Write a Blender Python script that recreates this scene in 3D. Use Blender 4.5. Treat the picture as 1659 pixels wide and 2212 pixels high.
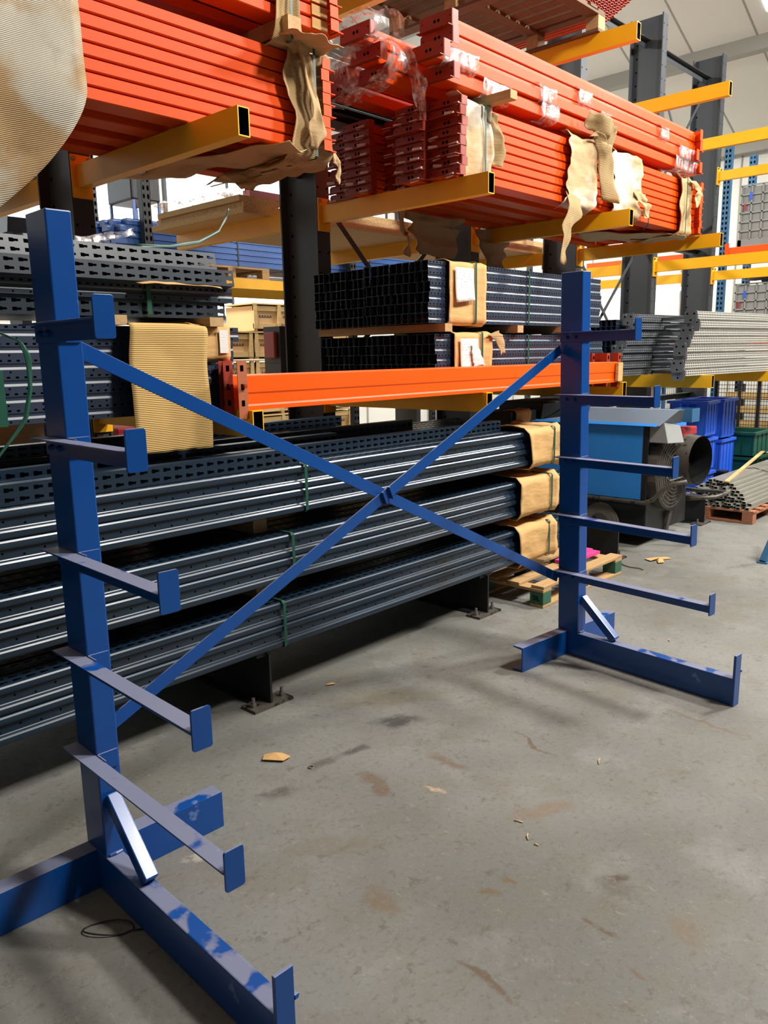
import bpy, bmesh, math, random
from mathutils import Vector, Matrix, noise

# ------------------------------------------------------------------ camera, world, lights, exposure
scene = bpy.context.scene
for o in list(bpy.data.objects):
    bpy.data.objects.remove(o, do_unlink=True)
col = scene.collection

CAM = Vector((-2.154, -2.786, 1.609))
RIGHT = Vector((0.680, -0.733, -0.018)).normalized()
FWD = Vector((0.717, 0.670, -0.193)).normalized()
UP = RIGHT.cross(FWD).normalized()
FWD = UP.cross(RIGHT).normalized()
cam_data = bpy.data.cameras.new('camera')
cam_data.sensor_fit = 'HORIZONTAL'
cam_data.sensor_width = 36.0
cam_data.lens = 36.0 * 1712.52 / 1659.0
cam_data.clip_end = 200
cam = bpy.data.objects.new('camera', cam_data)
col.objects.link(cam)
cam.matrix_world = Matrix(((RIGHT.x, UP.x, -FWD.x, CAM.x), (RIGHT.y, UP.y, -FWD.y, CAM.y),
                           (RIGHT.z, UP.z, -FWD.z, CAM.z), (0, 0, 0, 1)))
scene.camera = cam

world = bpy.data.worlds.new('world')
scene.world = world
world.use_nodes = True
world.node_tree.nodes['Background'].inputs[0].default_value = (0.86, 0.93, 1.0, 1)
world.node_tree.nodes['Background'].inputs[1].default_value = 0.085

def area(name, loc, target, sx, sy, watts, colour):
    d = bpy.data.lights.new(name, 'AREA')
    d.shape = 'RECTANGLE'; d.size = sx; d.size_y = sy; d.energy = watts; d.color = colour
    o = bpy.data.objects.new(name, d); col.objects.link(o)
    o.location = loc
    o.rotation_euler = (Vector(target) - Vector(loc)).to_track_quat('-Z', 'Y').to_euler()
    return o
# high-bay lamps hanging over the aisle and over the bays behind the rack
area('aisle_lamp', (6.2, -3.4, 6.6), (3.0, 0.2, 1.0), 0.8, 0.8, 640, (1.0, 0.96, 0.90))
area('aisle_lamp', (2.1, -4.4, 6.5), (1.5, 0.0, 1.6), 0.9, 0.9, 540, (1.0, 0.96, 0.90))
area('aisle_lamp', (10.5, -3.4, 6.6), (8.0, 0.0, 1.0), 0.9, 0.9, 650, (1.0, 0.97, 0.92))
area('bay_lamp', (3.5, 6.0, 6.2), (3.5, 5.6, 0.0), 1.0, 1.0, 650, (1.0, 0.97, 0.92))
area('bay_lamp', (10.0, 5.0, 5.6), (10.0, 4.6, 0.0), 1.0, 1.0, 650, (1.0, 0.97, 0.92))

vs = scene.view_settings
vs.view_transform = 'Standard'
vs.look = 'None'
vs.exposure = 0.0
vs.gamma = 1.0
vs.use_curve_mapping = False

# ------------------------------------------------------------------ helpers
def lin(h):
    h = h.lstrip('#')
    out = []
    for i in (0, 2, 4):
        c = int(h[i:i + 2], 16) / 255
        out.append(c / 12.92 if c <= 0.04045 else ((c + 0.055) / 1.055) ** 2.4)
    return (*out, 1)

class NT:
    """small node-tree helper"""
    def __init__(self, name):
        self.m = bpy.data.materials.new(name)
        self.m.use_nodes = True
        self.t = self.m.node_tree
        self.b = self.t.nodes['Principled BSDF']
        self.tc = self.t.nodes.new('ShaderNodeTexCoord')
    def n(self, kind, **kw):
        x = self.t.nodes.new('ShaderNode' + kind)
        for k, v in kw.items():
            setattr(x, k, v)
        return x
    def link(self, a, b):
        self.t.links.new(a, b)
    def val(self, sock, v):
        if hasattr(v, 'links') or hasattr(v, 'is_linked'):
            self.link(v, sock)
        else:
            sock.default_value = v
    def noise(self, scale, detail=4, rough=.55, stretch=None, coord='Object'):
        x = self.n('TexNoise')
        x.inputs['Scale'].default_value = scale
        x.inputs['Detail'].default_value = detail
        x.inputs['Roughness'].default_value = rough
        src = self.tc.outputs[coord]
        if stretch:
            mp = self.n('Mapping'); mp.inputs['Scale'].default_value = stretch
            self.link(src, mp.inputs['Vector']); src = mp.outputs[0]
        self.link(src, x.inputs['Vector'])
        return x.outputs['Fac']
    def ramp(self, fac, stops):
        r = self.n('ValToRGB')
        els = r.color_ramp.elements
        while len(els) < len(stops):
            els.new(.5)
        for e, (p, c) in zip(els, stops):
            e.position = p
            e.color = c if len(c) == 4 else (*c, 1)
        self.link(fac, r.inputs[0])
        return r.outputs[0]
    def mask(self, fac, lo, hi):
        r = self.n('MapRange'); r.clamp = True
        r.interpolation_type = 'SMOOTHSTEP'
        self.link(fac, r.inputs[0])
        r.inputs[1].default_value = lo; r.inputs[2].default_value = hi
        return r.outputs[0]
    def math(self, op, a, b=None):
        x = self.n('Math', operation=op)
        self.val(x.inputs[0], a)
        if b is not None:
            self.val(x.inputs[1], b)
        return x.outputs[0]
    def mix(self, fac, a, b):
        x = self.n('Mix', data_type='RGBA')
        self.val(x.inputs[0], fac); self.val(x.inputs[6], a); self.val(x.inputs[7], b)
        return x.outputs[2]
    def mixf(self, fac, a, b):
        x = self.n('Mix', data_type='FLOAT')
        self.val(x.inputs[0], fac); self.val(x.inputs[2], a); self.val(x.inputs[3], b)
        return x.outputs[0]
    def bump(self, h, strength=.2, dist=.01):
        x = self.n('Bump')
        x.inputs['Strength'].default_value = strength
        x.inputs['Distance'].default_value = dist
        self.link(h, x.inputs['Height'])
        self.link(x.outputs[0], self.b.inputs['Normal'])
    def set(self, color=None, rough=None, metal=None, spec=None):
        for k, v in (('Base Color', color), ('Roughness', rough), ('Metallic', metal), ('Specular IOR Level', spec)):
            if v is not None:
                self.val(self.b.inputs[k], v)
        return self.m

def paint(name, c, rough=.4, var=.12, scale=6, metal=0, spec=.5, bump=0, wear=None, wear_at=.68):
    t = NT(name)
    c = lin(c)
    dark = tuple(x * (1 - var) for x in c[:3]) + (1,)
    lite = tuple(min(1, x * (1 + var)) for x in c[:3]) + (1,)
    f = t.noise(scale, 5)
    colr = t.mix(f, dark, lite)
    if wear:
        colr = t.mix(t.mask(t.noise(scale * 2.3, 8, .65), wear_at, wear_at + .06), colr, lin(wear))
    if bump:
        t.bump(t.noise(scale * 12, 4), bump, .004)
    return t.set(colr, t.mixf(f, rough * .85, min(1, rough * 1.15)), metal, spec)

M = {}
M['orange'] = paint('orange_paint', '#d84a08', .48, .08, 3, spec=.18)
M['orange_bright'] = paint('worn_orange_paint', '#ee5606', .42, .06, 3, spec=.25, wear='#c98a4a', wear_at=.70)
M['connector'] = paint('shaded_orange_paint', '#8f2d14', .48, .15, 9)  # the orange paint again, darkened for end brackets that stand in shade
M['rusty_orange'] = paint('weathered_orange_paint', '#a85a34', .6, .2, 12, wear='#c88a58', wear_at=.6)
M['yellow'] = paint('amber_paint', '#efb00c', .45, .10, 5, wear='#4a3416', wear_at=.74)
M['charcoal'] = paint('charcoal_paint', '#30353a', .5, .12, 4)
M['black'] = paint('black_paint', '#17181a', .5, .2, 6)
M['hole'] = paint('dark_hole', '#040404', 1.0, 0, 3, spec=0)
M['navy'] = paint('navy_paint', '#142636', .31, .10, 4, spec=.6)
M['navy_dark'] = paint('blue_black_paint', '#222e40', .4, .10, 4, spec=.55)
M['slate'] = paint('slate_paint', '#252d36', .34, .12, 5, spec=.55)
M['galv'] = paint('galvanised_steel', '#d2d0c8', .3, .10, 14, metal=.45)
M['galv_dull'] = paint('dull_galvanised_steel', '#6f7478', .42, .15, 10, metal=.4)
M['steel'] = paint('bare_steel', '#8d8a82', .4, .2, 10, metal=.8)
M['strap'] = paint('green_strap', '#174a3a', .4, .1, 20)
M['heater_blue'] = paint('heater_blue_paint', '#2f88dc', .42, .08, 2, wear='#6f8fb0', wear_at=.72)
M['heater_grey'] = paint('dusty_heater_hood', '#66717f', .45, .12, 3, wear='#2d7fd6', wear_at=.6)
M['dirty_metal'] = paint('sooty_metal', '#5c574f', .5, .3, 6, metal=.4, wear='#2a2724', wear_at=.55)
M['rubber'] = paint('rubber', '#6a665a', .8, .15, 8)
M['bin_blue'] = paint('blue_plastic', '#2a5ed2', .38, .08, 4)
M['crate_green'] = paint('green_plastic', '#0f4a3a', .4, .1, 4)
M['crate_grey'] = paint('grey_plastic', '#8f9290', .5, .06, 4)
M['pink'] = paint('faded_pink_plastic', '#b8625e', .5, .1, 6)
M['teal'] = paint('teal_paint', '#2a5f86', .42, .08, 5)
M['beam_blue'] = paint('mid_blue_paint', '#2e5a9e', .4, .1, 3)
M['white'] = paint('white_plastic', '#d8d6cc', .5, .06, 4)
M['red'] = paint('red_paint', '#a8242c', .45, .1, 5)
M['pale_metal'] = paint('pale_coated_metal', '#c2cbc8', .4, .08, 5)
M['corr_red'] = paint('red_sheet', '#a9432c', .45, .12, 4)

def wood(name, a, b, stretch=(2, 30, 30), rough=.75):
    t = NT(name)
    f = t.noise(1.6, 6, .6, stretch)
    c = t.mix(f, lin(a), lin(b))
    c = t.mix(t.mask(t.noise(3, 3), .62, .8), c, lin('#6a4a2c'))
    t.bump(f, .25, .003)
    return t.set(c, rough)
M['wood'] = wood('pallet_wood', '#8d6a42', '#c9a672')
M['wood_y'] = wood('pallet_wood_across', '#8d6a42', '#c9a672', (30, 2, 30))
M['wood_dark'] = wood('dark_pallet_wood', '#4b382a', '#7b5c40')
M['wood_red'] = wood('reddish_pallet_wood', '#8a5238', '#b57a55')
M['plank'] = wood('packing_plank', '#a9854c', '#d9bd86')
M['green_wood'] = paint('green_painted_wood', '#2f5a44', .7, .25, 14, bump=.2, wear='#8a8a60', wear_at=.62)

def chip():
    t = NT('chipboard')
    f = t.noise(130, 3, .7)
    c = t.ramp(f, [(.3, lin('#8d6a3c')), (.5, lin('#cfae78')), (.7, lin('#e8d2a2'))])
    return t.set(c, .8)
M['chip'] = chip()
M['board'] = paint('board_face', '#cfa877', .7, .05, 2)

def kraft(name, c, rib=None, dirty=.0, pale=None):
    t = NT(name)
    a = lin(c)
    f = t.noise(5, 5)
    colr = t.mix(f, tuple(x * .86 for x in a[:3]) + (1,), tuple(min(1, x * 1.1) for x in a[:3]) + (1,))
    if pale:
        colr = t.mix(t.mask(t.noise(2.4, 4), .45, .58), colr, lin(pale))
    if dirty:
        colr = t.mix(t.math('MULTIPLY', t.mask(t.noise(3.5, 6, .65), .5, .75), dirty), colr, lin('#6a5236'))
    if rib:
        w = t.n('TexWave', wave_type='BANDS', bands_direction=rib[0])
        w.inputs['Scale'].default_value = rib[1]
        w.inputs['Distortion'].default_value = .4
        w.inputs['Detail'].default_value = 1
        t.link(t.tc.outputs['Object'], w.inputs['Vector'])
        t.bump(w.outputs['Fac'], .8, .003)
    else:
        t.bump(t.noise(9, 3, .5, (1, 1, 2.5)), .35, .02)
    return t.set(colr, .8, 0, .2)
M['kraft'] = kraft('kraft_paper', '#c89f68')
M['corrugated'] = kraft('corrugated_card', '#cda869', ('Z', 42))
M['corrugated_x'] = kraft('grubby_corrugated_card', '#b4966a', ('Z', 50), .5)
M['sleeve'] = kraft('dusty_corrugated_card', '#b3936a', ('Z', 50), .45, '#c3bbaa')
M['card_dirty'] = kraft('dusty_card', '#b89a70', None, .6)
M['card_pale'] = kraft('pale_card', '#b99b74', None, .25, '#c6bfb1')

def label_mat():
    t = NT('printed_label')
    sep = t.n('SeparateXYZ'); t.link(t.tc.outputs['Generated'], sep.inputs[0])
    rows = t.math('FRACT', t.math('MULTIPLY', sep.outputs[2], 13))
    row_on = t.math('GREATER_THAN', rows, .62)
    words = t.math('GREATER_THAN', t.noise(9, 2, .5, (1.5, 1, 3), 'Generated'), .55)
    ink = t.math('MULTIPLY', row_on, words)
    inside = t.math('MULTIPLY', t.math('GREATER_THAN', sep.outputs[0], .08), t.math('LESS_THAN', sep.outputs[0], .92))
    ink = t.math('MULTIPLY', t.math('MULTIPLY', ink, inside), .55)
    return t.set(t.mix(ink, lin('#dcdad4'), lin('#4a4a4c')), .5)
M['label'] = label_mat()
M['tape'] = paint('paper_tape', '#dcd4c6', .7, .1, 20)
M['foam'] = paint('pink_foam', '#d99aa6', .6, .1, 10)

def film(name, tint, alpha):
    t = NT(name)
    g = t.n('BsdfGlossy'); g.inputs['Color'].default_value = (.9, .9, .92, 1); g.inputs['Roughness'].default_value = .12
    d = t.n('BsdfDiffuse'); d.inputs['Color'].default_value = tint
    tr = t.n('BsdfTransparent')
    m1 = t.n('MixShader'); m1.inputs[0].default_value = .45
    t.link(g.outputs[0], m1.inputs[1]); t.link(d.outputs[0], m1.inputs[2])
    m2 = t.n('MixShader')
    f = t.mask(t.noise(26, 4, .6, (1, 1, .35)), .40, .66)
    f = t.math('ADD', t.math('MULTIPLY', f, alpha), .06)
    t.link(f, m2.inputs[0]); t.link(tr.outputs[0], m2.inputs[1]); t.link(m1.outputs[0], m2.inputs[2])
    t.link(m2.outputs[0], t.t.nodes['Material Output'].inputs['Surface'])
    bp = t.n('Bump'); bp.inputs['Strength'].default_value = .8; bp.inputs['Distance'].default_value = .02
    t.link(t.noise(30, 4), bp.inputs['Height'])
    t.link(bp.outputs[0], g.inputs['Normal'])
    return t.m
M['film'] = film('stretch_film', (.66, .63, .61, 1), .75)
M['film_black'] = paint('black_stretch_film', '#101114', .35, .3, 14, spec=.4, bump=.6)

def blue_paint():
    t = NT('gloss_blue_paint')
    f = t.noise(4, 4)
    c = t.mix(f, lin('#013e84'), lin('#024892'))
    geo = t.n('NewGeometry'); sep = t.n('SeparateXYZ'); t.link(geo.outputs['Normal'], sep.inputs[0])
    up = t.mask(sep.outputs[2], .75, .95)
    top_sheen = t.mask(t.noise(6.5, 4, .5), .62, .56)          # dusty-looking ceiling reflection painted onto upward faces, with bare blue gaps
    top_sheen = t.math('MULTIPLY', t.math('MULTIPLY', up, top_sheen), .8)
    c = t.mix(top_sheen, c, lin('#7f8192'))
    scr = t.mask(t.noise(5, 8, .7, (1, 1, 1)), .655, .68)
    c = t.mix(t.math('MULTIPLY', scr, .35), c, lin('#8fa6cc'))
    t.bump(t.noise(300, 2), .03, .001)
    t.b.inputs['Coat Weight'].default_value = .12
    t.b.inputs['Coat Roughness'].default_value = .12
    return t.set(c, t.mixf(top_sheen, .3, .62), 0, .5)
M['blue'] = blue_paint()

# floor: worn grey concrete with rubbed brown patches, tyre marks and gouges of their own shape
def floor_mat():
    t = NT('worn_concrete')
    big = t.noise(.7, 4, .55)
    mid = t.noise(3.2, 8, .68)
    fine = t.noise(46, 6, .72)
    c = t.mix(t.mask(big, .35, .65), lin('#666660'), lin('#7b7b76'))
    c = t.mix(t.math('MULTIPLY', t.mask(mid, .48, .66), .42), c, lin('#6c6455'))
    c = t.mix(t.math('MULTIPLY', t.mask(t.noise(1.9, 7, .66), .52, .68), .45), c, lin('#8a8a86'))
    c = t.mix(t.math('MULTIPLY', t.mask(t.noise(6.5, 10, .75, (1, 2.4, 1)), .57, .66), .5), c, lin('#5c4c3b'))
    c = t.mix(t.math('MULTIPLY', t.mask(t.noise(14, 8, .75, (2.2, 1, 1)), .58, .66), .32), c, lin('#9a968c'))
    c = t.mix(t.math('MULTIPLY', t.mask(t.noise(11, 9, .78), .575, .62), .45), c, lin('#4a443b'))
    c = t.mix(t.math('MULTIPLY', t.mask(fine, .50, .66), .35), c, lin('#4f4b44'))
    c = t.mix(t.math('MULTIPLY', t.mask(t.noise(120, 3, .6), .61, .70), .25), c, lin('#a8a49a'))
    wp = t.n('NewGeometry')
    pos = wp.outputs['Position']
    warp = t.n('TexNoise'); warp.inputs['Scale'].default_value = 9; warp.inputs['Detail'].default_value = 5
    t.link(pos, warp.inputs['Vector'])
    w2 = t.n('VectorMath', operation='SUBTRACT'); t.link(warp.outputs['Color'], w2.inputs[0]); w2.inputs[1].default_value = (.5, .5, .5)
    w3 = t.n('VectorMath', operation='SCALE'); t.link(w2.outputs[0], w3.inputs[0]); w3.inputs['Scale'].default_value = .11
    w4 = t.n('VectorMath', operation='ADD'); t.link(pos, w4.inputs[0]); t.link(w3.outputs[0], w4.inputs[1])
    patchy = t.mask(t.noise(22, 5, .7), .30, .52)
    for (x, y, a, rx, ry, colr, k) in FLOOR_MARKS:
        mp = t.n('Mapping', vector_type='TEXTURE')
        mp.inputs['Location'].default_value = (x, y, 0)
        mp.inputs['Rotation'].default_value = (0, 0, a)
        mp.inputs['Scale'].default_value = (rx, ry, 1)
        t.link(w4.outputs[0], mp.inputs['Vector'])
        ln = t.n('VectorMath', operation='LENGTH'); t.link(mp.outputs[0], ln.inputs[0])
        f = t.math('MULTIPLY', t.math('MULTIPLY', t.mask(ln.outputs['Value'], 1.3, .5), k), patchy)
        c = t.mix(f, c, lin(colr))
    h = t.math('ADD', t.math('MULTIPLY', fine, .5), mid)
    t.bump(h, .18, .01)
    return t.set(c, t.mixf(mid, .48, .7), 0, .35)
FLOOR_MARKS = [
    (.30, -.56, -.6, .115, .06, '#3a3936', .8), (-.02, -.61, -.4, .07, .03, '#3f3e3a', .7), (-.18, -.59, 0, .09, .035, '#4a4640', .6),
    (-.45, -.62, -.2, .09, .04, '#4a4843', .55), (-.63, -1.33, -1.7, .075, .045, '#6a5b49', .75), (-.67, -1.72, -1.65, .11, .016, '#5e4e3c', .9),
    (-.10, -1.80, -1.61, .085, .05, '#57534c', .55), (-.06, -1.79, -.9, .05, .014, '#4c4032', .9), (-.29, -1.86, -1.67, .055, .013, '#5a4a38', .9), (-.30, -1.55, -.85, .028, .014, '#66563f', .9),
    (-.37, -1.55, -.85, .028, .016, '#66563f', .9), (-.40, -2.01, -1.97, .035, .01, '#66563f', .9), (.51, -1.13, -1.83, .12, .012, '#5f4d3a', .8),
    (.16, -.96, -1.52, .11, .035, '#6a5645', .65), (-.16, -.85, -1.83, .13, .04, '#66513f', .7), (-.15, -2.05, -2.4, .06, .035, '#6d5c48', .6),
    (-.04, -1.05, -1.4, .04, .015, '#b59c80', .8), (.10, -1.42, -.4, .13, .045, '#77624b', .6), (-.87, -.72, -.57, .05, .025, '#b3aa9a', .6),
    (1.17, -1.59, -1.7, .2, .012, '#6b5844', .75), (-.55, -1.0, -.8, .2, .06, '#6b6254', .5), (.45, -.35, -.7, .3, .1, '#6d6450', .5),
]
M['floor'] = floor_mat()

class MB:
    """collects shapes and links them as one mesh object"""
    def __init__(self):
        self.v = []; self.f = []; self.mi = []
    def add(self, vs, fs, mi=0):
        k = len(self.v)
        self.v += [tuple(p) for p in vs]
        self.f += [tuple(i + k for i in f) for f in fs]
        self.mi += [mi] * len(fs)
        return self
    def box(self, x0, y0, z0, x1, y1, z1, mi=0):
        return self.add([(x0, y0, z0), (x1, y0, z0), (x1, y1, z0), (x0, y1, z0), (x0, y0, z1), (x1, y0, z1), (x1, y1, z1), (x0, y1, z1)],
                        [(0, 3, 2, 1), (4, 5, 6, 7), (0, 1, 5, 4), (1, 2, 6, 5), (2, 3, 7, 6), (3, 0, 4, 7)], mi)
    def prism(self, poly, axis, a0, a1, mi=0, caps=True):
        n = len(poly)
        def P(p, a):
            return {'x': (a, p[0], p[1]), 'y': (p[0], a, p[1]), 'z': (p[0], p[1], a)}[axis]
        vs = [P(p, a0) for p in poly] + [P(p, a1) for p in poly]
        fs = [(i, (i + 1) % n, n + (i + 1) % n, n + i) for i in range(n)]
        if caps:
            fs += [tuple(range(n))[::-1], tuple(range(n, 2 * n))]
        return self.add(vs, fs, mi)
    def thin(self, path, t, axis, a0, a1, mi=0):
        """open polyline given a wall thickness, extruded"""
        pts = [Vector(p) for p in path]
        L, R = [], []
        for i, p in enumerate(pts):
            d0 = (pts[i] - pts[i - 1]).normalized() if i else None
            d1 = (pts[i + 1] - pts[i]).normalized() if i < len(pts) - 1 else None
            d0 = d0 or d1; d1 = d1 or d0
            n0 = Vector((-d0.y, d0.x)); n1 = Vector((-d1.y, d1.x))
            b = (n0 + n1)
            b = b / max(.3, b.length_squared / 2) if b.length > 1e-6 else n0
            L.append(p + b * t / 2); R.append(p - b * t / 2)
        n = len(pts)
        def P(p, a):
            return {'x': (a, p[0], p[1]), 'y': (p[0], a, p[1]), 'z': (p[0], p[1], a)}[axis]
        vs = [P(p, a0) for p in L] + [P(p, a0) for p in R] + [P(p, a1) for p in L] + [P(p, a1) for p in R]
        fs = []
        for i in range(n - 1):
            fs += [(i, i + 1, 2 * n + i + 1, 2 * n + i), (n + i + 1, n + i, 3 * n + i, 3 * n + i + 1),
                   (i + 1, i, n + i, n + i + 1), (2 * n + i, 2 * n + i + 1, 3 * n + i + 1, 3 * n + i)]
        fs += [(0, 2 * n, 3 * n, n), (n - 1, 2 * n - 1, 4 * n - 1, 3 * n - 1)]
        return self.add(vs, fs, mi)
    def cyl(self, p0, p1, r, n=10, r2=None, caps=True, mi=0):
        p0 = Vector(p0); p1 = Vector(p1); d = (p1 - p0).normalized()
        a = d.orthogonal().normalized(); b = d.cross(a)
        r2 = r if r2 is None else r2
        vs = []
        for c, q in ((p0, r), (p1, r2)):
            for i in range(n):
                t = 2 * math.pi * i / n
                vs.append(c + (a * math.cos(t) + b * math.sin(t)) * q)
        fs = [(i, (i + 1) % n, n + (i + 1) % n, n + i) for i in range(n)]
        if caps:
            fs += [tuple(range(n))[::-1], tuple(range(n, 2 * n))]
        return self.add(vs, fs, mi)
    def tube(self, pts, r, n=8, mi=0):
        pts = [Vector(p) for p in pts]
        vs = []; ref = None
        for i, p in enumerate(pts):
            d = (pts[min(i + 1, len(pts) - 1)] - pts[max(i - 1, 0)]).normalized()
            if ref is None:
                ref = d.orthogonal().normalized()
            a = (ref - d * ref.dot(d)).normalized(); ref = a; b = d.cross(a)
            for k in range(n):
                t = 2 * math.pi * k / n
                vs.append(p + (a * math.cos(t) + b * math.sin(t)) * r)
        fs = []
        for i in range(len(pts) - 1):
            for k in range(n):
                fs.append((i * n + k, i * n + (k + 1) % n, (i + 1) * n + (k + 1) % n, (i + 1) * n + k))
        fs += [tuple(range(n))[::-1], tuple(range((len(pts) - 1) * n, len(pts) * n))]
        return self.add(vs, fs, mi)
    def bar(self, p0, p1, w, t, side=(0, 1, 0), mi=0):
        """flat bar between two points; t is the thickness along side, w across"""
        p0 = Vector(p0); p1 = Vector(p1); d = (p1 - p0).normalized()
        s = Vector(side); s = (s - d * s.dot(d)).normalized(); u = d.cross(s)
        vs = []
        for c in (p0, p1):
            for a, b in ((-1, -1), (1, -1), (1, 1), (-1, 1)):
                vs.append(c + s * a * t / 2 + u * b * w / 2)
        return self.add(vs, [(0, 1, 2, 3), (7, 6, 5, 4), (0, 4, 5, 1), (1, 5, 6, 2), (2, 6, 7, 3), (3, 7, 4, 0)], mi)
    def perf(self, o, ex, ey, n, pitch, width, hole, mi=0, flip=False):
        """strip of n cells along ex with one hole per cell; hole = 8 points in cell coordinates (0..1)"""
        o = Vector(o); ex = Vector(ex); ey = Vector(ey)
        out = [(0, 0), (.5, 0), (1, 0), (1, .5), (1, 1), (.5, 1), (0, 1), (0, .5)]
        for c in range(n):
            b = o + ex * pitch * c
            vs = [b + ex * pitch * p[0] + ey * width * p[1] for p in out] + [b + ex * pitch * p[0] + ey * width * p[1] for p in hole]
            fs = [(i, (i + 1) % 8, 8 + (i + 1) % 8, 8 + i) for i in range(8)]
            self.add(vs, fs, mi)
        return self
    def disc(self, c, nrm, r, n=6, mi=0):
        c = Vector(c); d = Vector(nrm); a = d.orthogonal().normalized(); b = d.cross(a)
        return self.add([c + (a * math.cos(2 * math.pi * i / n) + b * math.sin(2 * math.pi * i / n)) * r for i in range(n)], [tuple(range(n))], mi)
    def grid(self, fn, nu, nv, mi=0):
        vs = [fn(i / nu, j / nv) for j in range(nv + 1) for i in range(nu + 1)]
        fs = [(j * (nu + 1) + i, j * (nu + 1) + i + 1, (j + 1) * (nu + 1) + i + 1, (j + 1) * (nu + 1) + i) for j in range(nv) for i in range(nu)]
        return self.add(vs, fs, mi)
    def mesh(self, name, mats, smooth=False, fix=True):
        me = bpy.data.meshes.new(name)
        me.from_pydata(self.v, [], self.f)
        for m in (mats if isinstance(mats, (list, tuple)) else [mats]):
            me.materials.append(M[m] if isinstance(m, str) else m)
        me.polygons.foreach_set('material_index', self.mi)
        if fix:
            bm = bmesh.new(); bm.from_mesh(me)
            bmesh.ops.recalc_face_normals(bm, faces=bm.faces)
            bm.to_mesh(me); bm.free()
        if smooth:
            me.polygons.foreach_set('use_smooth', [True] * len(me.polygons))
        me.update()
        return me
    def build(self, name, mats, parent=None, smooth=False, bevel=0, solid=0, fix=True):
        o = link(name, self.mesh(name, mats, smooth, fix), parent)
        if solid:
            s = o.modifiers.new('thickness', 'SOLIDIFY'); s.thickness = solid; s.offset = 0
        if bevel:
            b = o.modifiers.new('edges', 'BEVEL'); b.width = bevel; b.segments = 2; b.limit_method = 'ANGLE'
        return o

def link(name, data, parent=None, loc=None, rot=None, matrix=None):
    o = bpy.data.objects.new(name, data)
    col.objects.link(o)
    o.parent = parent
    if matrix is not None:
        o.matrix_basis = matrix
    if loc is not None:
        o.location = loc
    if rot is not None:
        o.rotation_euler = rot
    return o

def tag(o, label, cat, group=None, kind=None):
    if label: o['label'] = label
    if cat: o['category'] = cat
    if group: o['group'] = group
    if kind: o['kind'] = kind
    return o

def thing(name, label, cat, loc=(0, 0, 0), rot=(0, 0, 0), group=None):
    o = link(name, None, None, loc, rot)
    o.empty_display_size = .1
    return tag(o, label, cat, group)

def struct(o):
    o['kind'] = 'structure'
    return o

def jit(p, s, a):
    """displace a point with smooth noise: s frequency, a amplitude"""
    v = noise.noise_vector(Vector(p) * s)
    return Vector(p) + v * a

KEY = [(.18, .28), (.45, .28), (.55, .36), (.82, .36), (.82, .64), (.55, .64), (.45, .72), (.18, .72)]      # keyhole slot
SLOT = [(.22, .3), (.5, .22), (.78, .3), (.8, .5), (.78, .7), (.5, .78), (.22, .7), (.2, .5)]

# ------------------------------------------------------------------ the setting
struct(MB().box(-14, -16, -.15, 26, 16, 0).build('floor', 'floor'))
M['wall'] = paint('wall_panel', '#c9c7bf', .7, .04, 1.2)
M['roof'] = paint('roof_panel', '#cbc7bc', .75, .05, 1.0)
M['roof_rail'] = paint('roof_rail', '#8f8c84', .7, .05, 2)
w = struct(MB().box(-14, 9.0, 0, 14.2, 9.2, 6.6).build('wall_back', 'wall'))
for x in range(-12, 15, 2):
    MB().box(x - .02, 8.98, 0, x + .02, 9.0, 6.6).build('panel_joint', 'roof_rail', w)
w = struct(MB().box(14.0, -16, 0, 14.2, 9.2, 5.3).build('wall_right', 'wall'))
for y in range(-15, 9, 1):
    MB().box(13.985, y - .012, 0, 14.0, y + .012, 5.2).build('panel_joint', 'roof_rail', w)
SL = math.tan(math.radians(23))
def roof_z(x):
    return 5.25 + (14.0 - x) * SL if x > 3 else 5.25 + 11.0 * SL - (3 - x) * SL
r = MB()
for x0, x1 in ((3.0, 14.0), (-14.0, 3.0)):
    z0, z1 = roof_z(x0), roof_z(x1)
    r.add([(x0, -16, z0), (x1, -16, z1), (x1, 9.2, z1), (x0, 9.2, z0), (x0, -16, z0 + .15), (x1, -16, z1 + .15), (x1, 9.2, z1 + .15), (x0, 9.2, z0 + .15)],
          [(0, 1, 2, 3), (7, 6, 5, 4), (0, 4, 5, 1), (1, 5, 6, 2), (2, 6, 7, 3), (3, 7, 4, 0)])
roof = struct(r.build('ceiling', 'roof'))
for x in (13.85, 11.6, 9.3, 7.0, 4.8):                       # purlins running along the hall
    z = roof_z(x)
    MB().prism([(x - .1, z - .17), (x + .1, z - .17), (x + .1, z + .05), (x - .1, z + .05)], 'y', -15.8, 9.0).build('purlin', 'roof_rail', roof)
for y in [i * 1.0 - 4 for i in range(13)]:                   # joints between roof panels
    MB().add([(3.1, y - .012, roof_z(3.1) - .006), (14, y - .012, roof_z(14) - .006), (14, y + .012, roof_z(14) - .006), (3.1, y + .012, roof_z(3.1) - .006)],
             [(0, 1, 2, 3)]).build('panel_joint', 'roof_rail', roof)
def glow(name, colr, s):
    t = NT(name)
    t.b.inputs['Emission Color'].default_value = colr
    t.b.inputs['Emission Strength'].default_value = s
    return t.set((.7, .75, .8, 1), .3)
M['daylight'] = glow('daylit_glazing', (.86, .94, 1, 1), 1.7)
M['skylight'] = glow('rooflight', (.92, .97, 1, 1), 3.0)
k = 0
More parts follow.
